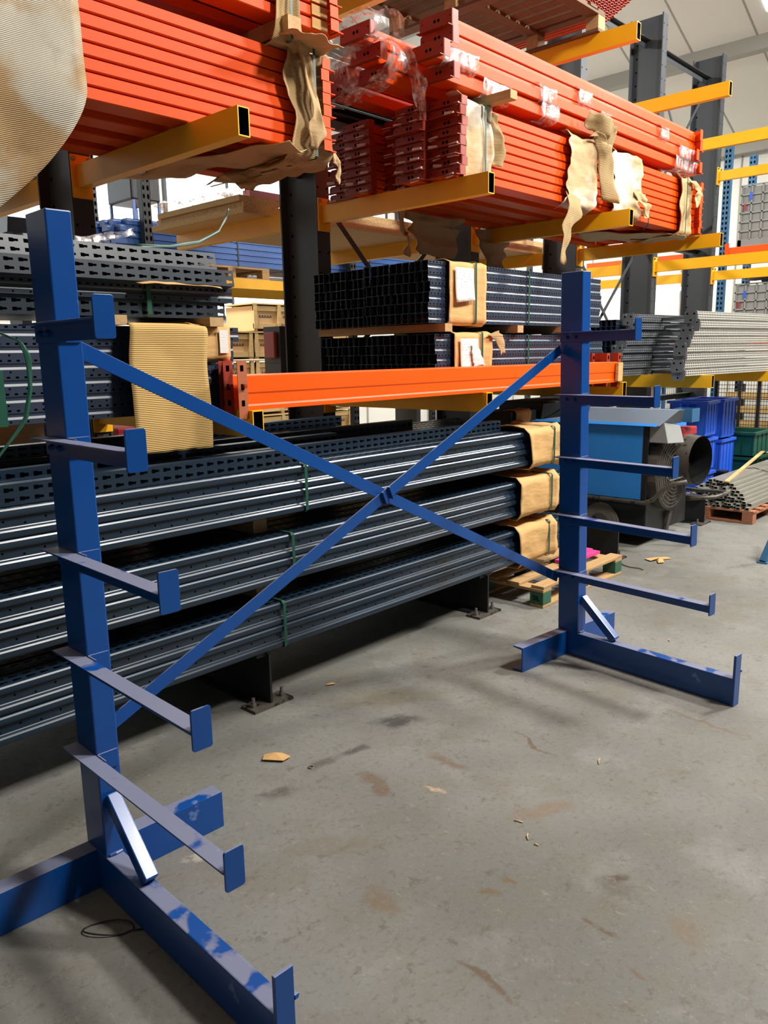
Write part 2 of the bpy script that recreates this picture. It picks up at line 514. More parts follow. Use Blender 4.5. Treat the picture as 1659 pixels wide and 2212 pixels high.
for x0 in (-3.0, -.2, 2.6, 5.4, 8.2, 11.0):                  # strip of factory windows in the back wall
    k += 1
    wn = struct(MB().box(x0, 8.95, 2.35, x0 + 2.4, 8.985, 5.4).build('window_%d' % k, 'daylight'))
    fr = MB().box(x0 - .05, 8.92, 2.3, x0, 8.98, 5.45).box(x0 + 2.4, 8.92, 2.3, x0 + 2.45, 8.98, 5.45).box(x0, 8.92, 2.3, x0 + 2.4, 8.98, 2.35).box(x0, 8.92, 5.4, x0 + 2.4, 8.98, 5.45)
    fr.box(x0 + 1.18, 8.92, 2.35, x0 + 1.22, 8.95, 5.4)
    fr.build('window_frame', 'charcoal', wn)
z0, z1 = roof_z(11.1) - .03, roof_z(9.6) - .03
wn = struct(MB().add([(11.1, .2, z0), (9.6, .2, z1), (9.6, 1.75, z1), (11.1, 1.75, z0)], [(0, 1, 2, 3)]).build('window_7', 'skylight'))

# ------------------------------------------------------------------ the blue stand in the foreground
AY = -0.04055
stand = thing('cantilever_stand', 'gloss blue steel stand with stepped arms and crossed braces on the open floor', 'storage stand', (-1.166, -.686, 0), (0, 0, AY))
W, D, S, HF, OF = .0703, .1288, 2.6644, .1317, .048
ARM_Z = (1.7113, 1.4031, 1.0828, .7778, .4694)
ARM_L = (.318, .4245, .529, .6315, .734)
def rr(w, h, r, n=3):
    """rounded rectangle centred on the origin"""
    pts = []
    for cx, cy, a in ((w / 2 - r, h / 2 - r, 0), (-w / 2 + r, h / 2 - r, 90), (-w / 2 + r, -h / 2 + r, 180), (w / 2 - r, -h / 2 + r, 270)):
        for i in range(n + 1):
            t = math.radians(a + 90 * i / n)
            pts.append((cx + r * math.cos(t), cy + r * math.sin(t)))
    return pts
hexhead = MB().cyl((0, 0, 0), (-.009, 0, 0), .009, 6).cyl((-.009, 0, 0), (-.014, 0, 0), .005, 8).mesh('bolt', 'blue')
stop_poly = [(x - .0195, z) for x, z in rr(.053, .102, .007)]
def half(base, lean):
    T = Matrix.Translation(base[0]) @ Matrix.Rotation(base[1], 4, 'Z')
    TL = T @ Matrix.Translation((0, 0, HF)) @ Matrix.Rotation(lean, 4, 'Y') @ Matrix.Translation((0, 0, -HF))
    def put(o, m):
        o.matrix_basis = m
        return o
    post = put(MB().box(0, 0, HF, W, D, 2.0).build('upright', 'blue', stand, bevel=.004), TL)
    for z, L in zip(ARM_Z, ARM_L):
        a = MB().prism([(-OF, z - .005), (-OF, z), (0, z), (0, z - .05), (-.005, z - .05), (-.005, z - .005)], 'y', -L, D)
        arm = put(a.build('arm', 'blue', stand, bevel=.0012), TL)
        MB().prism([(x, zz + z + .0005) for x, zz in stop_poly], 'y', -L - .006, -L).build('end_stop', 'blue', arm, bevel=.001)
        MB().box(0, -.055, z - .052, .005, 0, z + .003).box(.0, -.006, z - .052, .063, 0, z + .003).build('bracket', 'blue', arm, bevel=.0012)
        for y in (.035, .085):
            link('bolt', hexhead, arm, (-.005, y, z - .027))
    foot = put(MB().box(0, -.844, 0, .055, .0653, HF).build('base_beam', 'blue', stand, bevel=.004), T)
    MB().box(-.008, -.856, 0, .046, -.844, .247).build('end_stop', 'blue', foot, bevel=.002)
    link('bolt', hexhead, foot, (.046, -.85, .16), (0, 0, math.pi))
    y0 = .0653
    ch = [(y0, 0), (y0, HF), (y0 + .063, HF), (y0 + .063, HF - .008), (y0 + .008, HF - .012), (y0 + .008, .012), (y0 + .063, .008), (y0 + .063, 0)]
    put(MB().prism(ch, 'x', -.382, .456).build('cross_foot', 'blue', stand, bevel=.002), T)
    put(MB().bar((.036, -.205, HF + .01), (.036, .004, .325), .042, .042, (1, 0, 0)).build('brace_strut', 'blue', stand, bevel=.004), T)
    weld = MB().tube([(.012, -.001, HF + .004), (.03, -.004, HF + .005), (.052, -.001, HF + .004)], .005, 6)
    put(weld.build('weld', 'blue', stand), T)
half(((0, 0, 0), 0), 0)
half(((S, .0148, 0), -.061), -.0268)
yb = D + .004
def zb1(x): return 1.702 - .482 * x
def zb2(x): return .434 + .455 * x
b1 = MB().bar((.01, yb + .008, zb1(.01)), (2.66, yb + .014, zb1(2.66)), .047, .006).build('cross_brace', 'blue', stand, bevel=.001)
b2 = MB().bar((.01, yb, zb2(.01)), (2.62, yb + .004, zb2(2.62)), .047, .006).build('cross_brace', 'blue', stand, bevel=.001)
cl = MB()
for s in (-.021, .021):
    c = Vector((1.353 + s * .9, yb - .008, zb2(1.353) + s * .42))
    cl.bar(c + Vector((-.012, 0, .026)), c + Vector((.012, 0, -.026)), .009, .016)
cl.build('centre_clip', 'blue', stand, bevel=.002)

# ------------------------------------------------------------------ the big storage rack behind it
rack = thing('storage_rack', 'tall charcoal cantilever storage rack with amber arms on both sides', 'storage rack')
XC = [1.74 * i + .03 for i in range(-1, 6)]
CB, CF, CT = 1.78, 1.40, 5.23
def i_section(xc):
    return [(xc - .06, CF), (xc + .06, CF), (xc + .06, CF + .014), (xc + .006, CF + .018), (xc + .006, CB - .018), (xc + .06, CB - .014),
            (xc + .06, CB), (xc - .06, CB), (xc - .06, CB - .014), (xc - .006, CB - .018), (xc - .006, CF + .018), (xc - .06, CF + .014)]
cm = MB().prism(i_section(0), 'z', 0, CT)
for i in range(34):                                           # bolt holes up the front flange and the web
    z = .5 + i * .14
    for x in (-.042, .042):
        cm.disc((x, CF - .0008, z), (0, -1, 0), .008, 6, 1)
    cm.disc((-.0068, CB - .06, z), (-1, 0, 0), .011, 6, 1)
col_mesh = cm.mesh('column', ['charcoal', 'hole'])
def arm_mesh(y0, y1, h=.115):
    """hollow box arm, open at the tip, with a bolted plate at the column"""
    a = MB(); w2 = .03; t = .005
    a.prism([(-w2, 0), (w2, 0), (w2, h), (-w2, h)], 'y', y0, y1, caps=False)
    a.prism([(-w2 + t, t), (w2 - t, t), (w2 - t, h - t), (-w2 + t, h - t)], 'y', y0, y0 + (.5 if y1 > y0 else -.5), 1, caps=False)
    vs = [(-w2, y0, 0), (w2, y0, 0), (w2, y0, h), (-w2, y0, h), (-w2 + t, y0, t), (w2 - t, y0, t), (w2 - t, y0, h - t), (-w2 + t, y0, h - t)]
    a.add(vs, [(0, 1, 5, 4), (1, 2, 6, 5), (2, 3, 7, 6), (3, 0, 4, 7)])
    e = y0 + (.5 if y1 > y0 else -.5)
    a.add([(-w2 + t, e, t), (w2 - t, e, t), (w2 - t, e, h - t), (-w2 + t, e, h - t)], [(0, 1, 2, 3)], 1)
    return a.mesh('arm', ['yellow', 'black'], fix=False)
arm_front = arm_mesh(0, CF)
arm_back = arm_mesh(3.15, CB)
plate_f = MB().box(-.055, CF - .014, -.05, .055, CF, .165).mesh('arm_plate', 'yellow')
plate_b = MB().box(-.055, CB, -.05, .055, CB + .014, .165).mesh('arm_plate', 'yellow')
def nut(y, s):
    m = MB()
    for x in (-.042, .042):
        m.cyl((x, y, .145), (x, y - s * .012, .145), .012, 6)
    return m.mesh('bolt', 'steel')
nut_f, nut_b = nut(CF - .014, 1), nut(CB + .014, -1)
foot_mesh = MB().box(-.006, 0, .012, .006, CF, .255).box(-.06, 0.02, .245, .06, CF, .265).box(-.06, 0.04, .0, .06, CF, .012).mesh('base', 'black')
pad_mesh = MB().box(-.115, -.02, 0, .115, .085, .014).mesh('base_plate', 'dirty_metal')
bolt_mesh = MB().cyl((0, 0, .014), (0, 0, .03), .015, 6).cyl((0, 0, .03), (0, 0, .058), .008, 8).mesh('anchor_bolt', 'steel')
LEVELS = (1.27, 2.505, 3.735)
for i, x in enumerate(XC):
    link('column', col_mesh, rack, (x, 0, 0))
    ft = link('base', foot_mesh, rack, (x, 0, 0))
    if i == 5:                                                # the base behind the tube pallet starts further back
        ft.location.y = .42; ft.scale.y = (CF - .42) / CF
    link('base_plate', pad_mesh, ft)
    for dx in (-.085, .085):
        link('anchor_bolt', bolt_mesh, ft, (dx, .03, 0))
    for z in LEVELS:
        a = link('arm', arm_front, rack, (x, 0, z))
        link('arm_plate', plate_f, a); link('bolt', nut_f, a)
        if z < 3:
            a = link('arm', arm_back, rack, (x, 0, z))
            link('arm_plate', plate_b, a); link('bolt', nut_b, a)
for i in range(len(XC) - 1):
    a, b = XC[i], XC[i + 1]
    for z in (5.0, 2.9, 1.05):
        MB().thin([(1.56, z), (1.62, z), (1.62, z - .07)], .006, 'x', a + .006, b - .006).build('tie_bar', 'charcoal', rack)
    mid = (a + b) / 2
    for z0, z1 in ((4.95, 3.1), (2.85, 1.2)):
        for xa, xb in ((a, b), (b, a)):
            if (i + (z0 > 4)) % 2:
                continue
            MB().bar((xa, 1.56 if xa < xb else 1.58, z0), (xb, 1.56 if xa < xb else 1.58, z1), .04, .006).build('diagonal_brace', 'charcoal', rack)
# ------------------------------------------------------------------ shared pieces of the loads
rnd = random.Random(7)
def strap(parent, x, y0, y1, z0, z1, w=.017, mat='strap', slack=0):
    p = [(y1, z1 + .003), (y0 + .01, z1 + .004), (y0 - .003, z1 - .006), (y0 - .004 - slack, (z0 + z1) / 2), (y0 - .003, z0 + .006), (y0 + .01, z0 - .004), (y1, z0 - .003)]
    return MB().thin(p, .0016, 'x', x, x + w).build('strap', mat, parent)

def wrap(name, x0, x1, y0, z0, z1, parent, mat, top=.3, bot=.3, puff=.012, rag=.03, seed=0, nu=16, nv=34, thick=.004, skew=0, rough=5):
    """a sheet folded over the front of a load: over the top, down the front, back underneath"""
    path = []
    h = z1 - z0
    tot = top + h + bot
    def at(s):
        if s < top:
            return (y0 + top - s, z1 + .006)
        if s < top + h:
            return (y0 - .008, z1 - (s - top))
        return (y0 + (s - top - h), z0 - .006)
    def fn(u, v):
        s = v * tot
        y, z = at(s)
        a = x0 + rag * noise.noise(Vector((seed, v * rough, 1.3))) + skew * max(0, min(1, (s - top) / h))
        b = x1 + rag * noise.noise(Vector((seed + 5, v * rough, 7.1))) + skew * .6 * max(0, min(1, (s - top) / h))
        x = a + (b - a) * u
        q = noise.noise(Vector((x * 4 + seed, s * 7, 3.3)))
        e = min(1, u * 6, (1 - u) * 6)
        flare = (1 - e) * puff * .8
        if s < top:
            z += abs(q) * puff + flare
        elif s < top + h:
            y -= abs(q) * puff + flare
        else:
            z -= abs(q) * puff + flare
        return (x, y, z)
    return MB().grid(fn, nu, nv).build(name, mat, parent, smooth=True, solid=thick, fix=False)

def strip_sheet(name, pts, w0, w1, parent, mat, side=(1, 0, 0), curl=.02, n=20, seed=0, thick=.003):
    """torn strip hanging along a polyline"""
    P = [Vector(p) for p in pts]
    def at(t):
        k = min(int(t * (len(P) - 1)), len(P) - 2); f = t * (len(P) - 1) - k
        return P[k].lerp(P[k + 1], f)
    s = Vector(side).normalized()
    def fn(u, v):
        c = at(v); w = w0 + (w1 - w0) * v
        w *= 1 + .35 * noise.noise(Vector((seed, v * 5, u * 2)))
        q = c + s * (u - .5) * w
        return q + noise.noise_vector(Vector((seed + u * 1.5, v * 4, 2))) * curl
    return MB().grid(fn, 8, n).build(name, mat, parent, smooth=True, solid=thick, fix=False)

# wide upright lying flat, keyhole-slotted web upwards
def wide_upright(x0, x1):
    m = MB()
    half_ = [(.010, 0), (.004, .003), (.001, .009), (0, .017), (.001, .026), (.005, .032), (.013, .037), (.015, .040), (.015, .069), (.012, .072), (.005, .076), (.001, .082), (0, .091), (.002, .101), (.006, .107), (.012, .110)]
    prof = half_ + [(.012, .098), (.088, .098)] + [(.1 - y, z) for y, z in reversed(half_)]
    m.prism(prof, 'x', x0, x1)
    n = int((x1 - x0) / .05)
    for r in range(2):
        m.perf((x0, .012 + .038 * r, .110), (1, 0, 0), (0, 1, 0), n, (x1 - x0) / n, .038, KEY)
    k = int((x1 - x0) / .075)
    for i in range(k):
        m.disc((x0 + .04 + .075 * i, .0146, .055 + (.006 if i % 2 else -.006)), (0, -1, 0), .0045, 6, 1)
    return m.mesh('upright', ['navy', 'hole'], fix=False)

def small_upright(x0, x1, mats=('navy_dark', 'hole')):
    """narrow omega section, open at the ends"""
    m = MB()
    path = [(.017, .001), (.003, .001), (.003, .018), (.0068, .027), (.0068, .036), (.003, .042), (.003, .0585), (.050, .0585), (.050, .042), (.0462, .036), (.0462, .027), (.050, .018), (.050, .001), (.036, .001)]
    m.thin(path, .0028, 'x', x0, x1)
    k = int((x1 - x0) / .032)
    for i in range(k):
        x = x0 + .02 + .032 * i
        m.add([(x - .006, .0012, .047), (x + .006, .0012, .047), (x + .006, .0012, .054), (x - .006, .0012, .054)], [(0, 1, 2, 3)], 1)
        if i % 2 == 0:
            m.disc((x, .0012, .0095), (0, -1, 0), .0042, 6, 1)
    return m.mesh('upright', list(mats), fix=False)

def web_upright(L, w=.075, mat='slate', lean=0):
    """channel with its slotted web facing the aisle, right end at x=0"""
    m = MB()
    n = int(L / .052)
    for r in range(2):
        m.perf((-L, 0, w / 2 * r), (1, 0, 0), (0, 0, 1), n, L / n, w / 2, KEY)
    m.box(-L, 0, -.003, 0, .055, 0).box(-L, 0, w, 0, .055, w + .003).box(-L, .052, 0, 0, .055, w, 1)
    return m.mesh('upright', [mat, 'black'], fix=False)

# ------------------------------------------------------------------ ground level: three strapped bundles of wide uprights
wide = wide_upright(-3.0, 2.78)
batten = MB().box(-.04, .14, 0, .04, 1.1, 1).mesh('batten', 'wood_y')
lows = [(.265, .12, 'lowest', 2.06, 2.52, .03), (.58, .19, 'middle', 2.08, 2.54, 0.0), (.895, .285, 'uppermost', 2.16, 2.56, .05)]
for i, (z, xs, nm, k0, k1, sk) in enumerate(lows):
    b = thing('upright_bundle', '%s of three strapped bundles of navy slotted uprights near the floor' % nm, 'steel uprights', (0, 0, z), group='bundles of navy uprights at floor level')
    for r in range(2):
        for c in range(10):
            dx = rnd.uniform(-.03, .0)
            link('upright', wide, b, (dx, .004 + c * .104 + (.003 if r else 0), r * .1105))
    strap(b, xs, .0, 1.04, 0, .222)
    strap(b, xs - 2.1, .0, 1.04, 0, .222)
    wrap('kraft_wrap', k0, k1, -.002, 0.0, .222, b, 'kraft', .35, .15, .022, .02, i * 3.1, skew=sk)
    strap(b, k1 - .09, -.022, 1.04, -.008, .235)
    if i:
        for x in (-1.7, .12, 2.46):
            o = link('batten', batten, b, (x, 0, -.0935))
            o.scale = (1, 1, .0925)
# loose uprights on top of the uppermost bundle
loose = [
    ('navy slotted upright lying loose along the front of the uppermost floor bundle', 3.2, .285, .03, 1.118, .07, 'navy', 0),
    ('loose navy upright second from the front on the uppermost floor bundle', 4.2, .76, .19, 1.118, .09, 'navy', 0),
    ('loose navy upright reaching furthest right on the uppermost floor bundle', 4.6, 2.13, .17, 1.120, .06, 'navy', .02),
    ('loose slotted upright at the back of the uppermost floor bundle', 4.0, 1.55, .42, 1.118, .10, 'navy', 0),
    ('loose navy upright on top of the others under the orange beam', 4.0, 1.02, .50, 1.222, .05, 'navy', 0),
]
for i, (lab, L, xe, y, z, w_, mt, rz) in enumerate(loose):
    if i == 1 and xe > 2.13 - 4.6:
        pass
    o = link('slotted_upright', web_upright(L, w_, mt), None, (xe, y + (.08 if i == 1 else 0), z + .003), (0, 0, rz * .0))
    tag(o, lab, 'steel upright', 'loose uprights on the floor bundles')
    MB().box(-.004, .004, .004, .0, .05, w_ - .004).build('end_lip', mt, o)
# small kraft-wrapped stub behind and a black tray with a warning mark
o = tag(MB().box(2.62, .42, 1.122, 2.95, .7, 1.20).build('wrapped_offcut', 'black'), 'short black offcut wrapped in kraft paper on the uppermost floor bundle', 'offcut')
wrap('kraft_wrap', 2.66, 2.86, .418, 1.128, 1.20, o, 'kraft', .1, .0, .006, .01, 9, 8, 16)
o = tag(MB().prism([(.42, 1.122), (.40, 1.24), (.42, 1.25), (.80, 1.25), (.80, 1.122)], 'x', 3.02, 3.75).build('black_cover', 'black', bevel=.004),
        'black moulded cover lying at the right end of the floor bundles', 'cover')
strip_sheet('loose_strap', [(3.0, .38, 1.13), (3.1, .36, 1.16), (3.2, .34, 1.20), (3.24, .33, 1.25)], .012, .012, o, 'strap', (0, 1, 0), .002)

# pallet with green blocks under the right end
def pallet(name, label, x0, y0, z0, lx, ly, h, mats=('wood', 'wood_y', 'wood'), along='x', nb=6, group=None):
    t = thing(name, label, 'pallet', (x0, y0, z0), group=group)
    bw = .095
    def board(x0, y0, z0, x1, y1, z1, mat, nm='board'):
        o = MB().box(x0, y0, z0, x1, y1, z1).build(nm, mat, t, bevel=.003)
        return o
    th = .02
    for i in range(nb):
        q = (ly - bw) * i / (nb - 1) if along == 'x' else (lx - bw) * i / (nb - 1)
        d = rnd.uniform(-.008, .008)
        if along == 'x':
            board(d, q, h - th, lx + d, q + bw, h, mats[0])
        else:
            board(q, d, h - th, q + bw, ly + d, h, mats[1])
    for f in (0, .5, 1):
        if along == 'x':
            q = (lx - .1) * f
            board(q, 0, h - 2 * th, q + .1, ly, h - th, mats[1], 'stringer_board')
        else:
            q = (ly - .1) * f
            board(0, q, h - 2 * th, lx, q + .1, h - th, mats[0], 'stringer_board')
        for g in (0, .5, 1):
            if along == 'x':
                board((lx - .1) * f, (ly - .1) * g, th, (lx - .1) * f + .1, (ly - .1) * g + .1, h - 2 * th, mats[2], 'block')
            else:
                board((lx - .1) * g, (ly - .1) * f, th, (lx - .1) * g + .1, (ly - .1) * f + .1, h - 2 * th, mats[2], 'block')
        if along == 'x':
            q = (ly - .1) * f
            board(0, q, 0, lx, q + .1, th, mats[0], 'bottom_board')
        else:
            q = (lx - .1) * f
            board(q, 0, 0, q + .1, ly, th, mats[1], 'bottom_board')
    return t
p = pallet('wooden_pallet', 'weathered wooden pallet with green blocks on the floor under the bundles', 2.09, -.20, 0, 1.08, 1.0, .142, ('wood', 'wood_y', 'green_wood'))
fc = bpy.data.curves.new('stencil', 'FONT'); fc.body = 'SIL'; fc.size = .045; fc.extrude = .0004; fc.align_x = 'CENTER'
fo = bpy.data.objects.new('tmp_text', fc); col.objects.link(fo)
bpy.context.view_layer.update()
dg = bpy.context.evaluated_depsgraph_get()
tm = bpy.data.meshes.new_from_object(fo.evaluated_get(dg)); tm.materials.clear(); tm.materials.append(M['hole'])
bpy.data.objects.remove(fo, do_unlink=True)
link('stencil', tm, p, (-.0042, .05, .046), (math.pi / 2, 0, -math.pi / 2))
o = tag(MB().box(2.62, -.06, .145, 3.1, .0, .165).box(2.66, .01, .145, 3.12, .06, .168).build('pink_marker_board', paint('pink_spray', '#e0408a', .5, .05, 5)),
        'bright pink painted batten ends resting on the green-block pallet', 'batten')

# ------------------------------------------------------------------ first level, left bay
narrow_l = small_upright(-3.0, 0.0)
b = thing('upright_bundle', 'bundle of narrow navy uprights behind the corrugated card sheet', 'steel uprights', (0, 0, 1.385))
for r in range(6):
    for c in range(10):
        link('upright', narrow_l, b, (.09 - .01 * (5 - r) + rnd.uniform(-.015, .01), .2 + c * .0535, r * .0603))
def hang(u, v):
    s = v * .66
    x = -.487 + .355 * u + .012 * noise.noise(Vector((v * 3, 1, 0))) - .02 * v * (1 - u)
    if s < .12:
        y, z = .27 - s, .371
    elif s < .16:
        t = (s - .12) / .04 * math.pi / 2
        y, z = .15 - .025 * math.sin(t), .346 + .025 * math.cos(t)
    else:
        y, z = .125 - .0 * s, .346 - (s - .16)
    z -= .05 * max(0, u - .55) ** 2 * (1 if v < .5 else 0)
    y -= .016 * abs(noise.noise(Vector((x * 3, z * 4, 5)))) + .02 * max(0, u - .8)
    if v > .97:
        z += .012 * noise.noise(Vector((u * 9, 2, 2)))
    return (x, y, z)
MB().grid(hang, 16, 46).build('corrugated_card', 'corrugated', b, smooth=True, solid=.004, fix=False)
wrap('kraft_wrap', -.16, .03, .19, .22, .362, b, 'kraft', .25, .0, .01, .01, 4, 8, 20)
MB().box(-.03, .168, .25, .015, .170, .35).build('label', 'label', b)
strap(b, -1.75, .198, .74, 0, .362, .02)
# strap end flying loose at the left
strip_sheet('loose_strap', [(-1.02, .10, .335), (-.93, .10, .30), (-.905, .10, .24), (-.91, .10, .13), (-.94, .10, .02), (-1.04, .10, -.09), (-1.1, .1, -.16)], .016, .012, b, 'strap', (1, 0, 0), .006)
tag(MB().box(-1.03, .10, 1.388, -1.0, .19, 1.585).build('green_board', 'strap'), 'upright green board edge at the far left of the first level', 'board')
b = thing('upright_bundle', 'dark strapped uprights lying on battens above the corrugated card sheet', 'steel uprights', (0, 0, 1.79))
wu = web_upright(3.1, .062, 'slate')
wn = small_upright(-3.1, 0.0, ('slate', 'hole'))
for c in range(9):
    link('upright', wn, b, (.075, .2 + c * .0535, .064))
for c in range(8):
    link('upright', wu, b, (.04, .215 + c * .06, -.003))
strap(b, -.36, .195, .7, 0, .125, .02)
for x in (-.52, -2.0, -.06):
    MB().box(x - .035, .14, -.042, x + .035, .75, -.004).build('batten', 'wood_y', b)
strip_sheet('card_strip', [(-.42, .17, .132), (-.25, .15, .130), (-.02, .17, .128)], .06, .05, b, 'kraft', (0, 1, .3), .01)
for lab, y, z, xe, rx, w_ in (('grey slotted upright tipped against the top of the left first-level stack', .155, 1.924, .055, -.12, .062),
                              ('topmost grey slotted upright on the left first-level stack', .185, 1.992, -.01, -.20, .066)):
    o = link('slotted_upright', web_upright(3.2, w_, 'slate'), None, (xe, y, z), (rx, 0, 0))
    tag(o, lab, 'steel upright', 'slotted uprights on the left stack')
o = tag(strip_sheet('plastic_scrap', [(-.62, .24, 2.06), (-.48, .26, 2.09), (-.36, .25, 2.12)], .05, .03, None, 'film', (0, .6, 1), .02), 'crumpled clear plastic scrap on the left upright stack', 'plastic scrap')
o = tag(strip_sheet('strap_offcut', [(-.36, .25, 2.07), (-.2, .25, 2.08), (-.05, .25, 2.11), (.08, .28, 2.17), (.14, .3, 2.24), (.155, .3, 2.28)], .014, .014, None, 'strap', (0, .3, 1), .003), 'green strap end curling up beneath the left orange beams', 'strap')

# ------------------------------------------------------------------ first level, middle bay: four orange beams and two bundles
bp = [(0, 0), (.05, 0), (.05, .15), (.012, .15), (.012, .150), (0, .148), (0, .075), (.004, .066), (.004, .028), (0, .02)]
beam_mesh = MB().prism([(0, 0), (.05, 0), (.05, .15), (.003, .15), (0, .147), (0, .078), (.004, .070), (.004, .026), (0, .018)], 'x', 0, 3.44).mesh('box_section', 'orange_bright')
def conn_mesh(mat):
    c = MB()
    c.box(-.05, -.004, -.035, 0, 0, .215).box(-.004, 0, -.035, 0, .05, .215)
    for z in (.15, .07, -.0):
        c.box(-.034, -.0052, z + .02, -.018, -.003, z + .045, 1)
    return c.mesh('connector', [mat, 'hole'])
conn_a, conn_b = conn_mesh('rusty_orange'), conn_mesh('connector')
pin = MB().cyl((-.02, -.004, .105), (-.02, -.02, .105), .009, 8).mesh('locking_pin', 'connector')
names = ('front orange rack beam with a weathered end bracket on the first level', 'second orange rack beam from the front on the first level',
         'third orange rack beam from the front on the first level', 'rearmost orange rack beam on the first level')
for i, (y, dx) in enumerate(((.03, .0), (.115, -.012), (.17, .004), (.232, -.02))):
    t = thing('rack_beam', names[i], 'rack beam', (dx, y, 1.386), group='orange beams on the first level')
    link('box_section', beam_mesh, t)
    ca = link('connector', conn_a if i in (0, 3) else conn_b, t)
    link('locking_pin', pin, ca)
    cb = link('connector', conn_b, t, (3.44, .0, 0), (0, 0, 0)); cb.scale = (-1, 1, 1)
o = tag(MB().box(3.40, .0, 1.392, 3.475, .026, 1.53).build('card_pad', 'kraft', bevel=.004), 'tan card pad at the right end of the orange beams', 'card')
o = tag(MB().box(-.085, .27, 1.42, -.055, .30, 1.60).build('wood_offcut', 'wood'), 'splintered wood offcut beside the orange beam ends', 'offcut')
narrow_m = small_upright(0, 2.1)
for nm, z, rows, kx, tear in (('upper', 1.80, 6, (1.75, 2.13), 0), ('lower', 1.435, 5, (1.80, 2.2), 1)):
    b = thing('upright_bundle', '%s of two kraft-wrapped bundles of narrow navy uprights on the middle first level' % nm, 'steel uprights', (0, 0, z), group='bundles behind the orange beams')
    for r in range(rows):
        for g in (0, 1):
            for c in range(10):
                link('upright', narrow_m, b, ((1.60 if nm == 'upper' else 1.66) + (.06 if g else 0) + rnd.uniform(-.012, .012), .32 + g * .545 + c * .0532, r * .0602))
    zt = rows * .0602
    wrap('kraft_wrap', kx[0], kx[1], .31, 0, zt, b, 'kraft', .4, .15, .012, .012, 13 + zt)
    strap(b, kx[1] - .12, .29, 1.42, 0, zt + .012)
    strap(b, 2.66, .317, 1.42, 0, zt)
    lb = MB().grid(lambda u, v: (kx[0] + .05 + .19 * u, .282 - .012 * v * v * v - .002 * math.sin(u * 5), zt - .03 - .21 * v + .02 * u * v), 8, 8).build('label', 'label', b, smooth=True, solid=.001, fix=False)
    if tear:
        strip_sheet('torn_card', [(2.2, .28, zt + .01), (2.26, .27, zt - .03), (2.28, .26, zt - .13)], .12, .05, b, 'corrugated_x', (1, 0, .2), .01)
        strip_sheet('torn_label', [(1.98, .27, zt - .06), (2.0, .262, zt - .14), (2.02, .262, zt - .2)], .05, .13, b, 'label', (1, 0, .1), .004)
    for x in (1.72, 2.5, 3.1):
        MB().box(x - .035, .27, -.052, x + .035, 1.39, -.004).build('batten', 'wood_y', b)

# ------------------------------------------------------------------ second level: bundles of orange beams
flat = MB().prism([(.004, 0), (.12, 0), (.12, .0505), (.012, .0505), (.010, .047), (0, .045), (0, .004)], 'x', 0, 1)
def flat_beam(x0, x1):
    m = MB().prism([(.004, 0), (.12, 0), (.12, .0505), (.012, .0505), (.010, .0465), (0, .0445), (0, .004)], 'x', x0, x1)
    return m.mesh('box_section', 'orange')
def end_conn(sign, mat='connector', h=.05):
    """folded end bracket; sign is the way it faces along x"""
    c = MB()
    x = .0
    poly = [(-.06, .0), (.17, .0), (.17, h - .014), (.158, h), (-.06, h)]
    c.prism(poly, 'x', min(0, sign * .004), max(0, sign * .004))
    c.box(min(0, sign * .035), -.06, -.0005, max(0, sign * .035), .17, .0035)
    c.box(min(0, -sign * .05), -.0615, 0, max(0, -sign * .05), -.058, h)
    for y in (.035, .062):
        c.disc((sign * .0046, y, h * .55), (sign, 0, 0), .009, 8, 1)
    for y in (-.045, .15):
        c.disc((sign * .0046, y, h * .6), (sign, 0, 0), .004, 6, 1)
    return c.mesh('connector', [mat, 'hole'])
tape_mesh = MB().box(-.012, 0, 0, 0, .062, .017).mesh('label', 'tape')
def beam_stack(parent, x0, x1, y0, z0, rows, cols, pitch, ends=(0, 1), cstep=.23, dz=.0535, stag=.02, labels=False, mat='connector'):
    bm = flat_beam(x0, x1)
    cl_, cr = end_conn(-1, mat), end_conn(1, 'orange')  # left ends default to the shade-darkened orange, right ends keep the plain one
    for c in range(cols):
        off = (0, -.05, .1, -.03, .06)[c % 5] * (stag / .02)
        for r in range(rows):
            d = off + rnd.uniform(-stag, stag) * .5
            o = link('beam', bm, parent, (d, y0 + c * cstep, z0 + r * dz))
            if ends[0]:
                e = link('connector', cl_, o, (x0, 0, 0), (0, rnd.uniform(-.06, .02), 0))
                if labels:
                    for y in (-.03, .09):
                        if rnd.random() < .72:
                            link('label', tape_mesh, o, (x0 - .006, y + rnd.uniform(-.02, .02), rnd.uniform(-.004, .004)), (rnd.uniform(-.15, .15), 0, rnd.uniform(-.2, .2)))
            if ends[1]:
                link('connector', cr, o, (x1, 0, 0))
lb = thing('beam_bundle', 'big bundle of orange beams with card-wrapped ends on the left second level', 'rack beams', (0, 0, 2.62))
beam_stack(lb, -3.0, .80, .35, 0.003, 8, 4, 1, (0, 1), stag=.012)
wrap('card_wrap', .55, .80, .345, -.03, .45, lb, 'corrugated_x', .25, .7, .035, .05, 2, 18, 44, rough=9)
strap(lb, .70, .30, 1.2, -.04, .47, .016)
strip_sheet('torn_card', [(.62, .30, .47), (.66, .28, .30), (.70, .27, .12), (.69, .28, .0)], .10, .06, lb, 'card_dirty', (1, .1, 0), .03, seed=3)
strip_sheet('torn_card', [(.60, .75, -.03), (.585, .72, -.10), (.60, .70, -.16)], .18, .05, lb, 'card_dirty', (1, -.6, .1), .03, seed=8)
strip_sheet('torn_card', [(.55, .25, -.02), (.45, .6, -.05), (.3, 1.0, -.05), (.2, 1.3, -.05)], .16, .3, lb, 'card_dirty', (1, .3, 0), .05, seed=5)
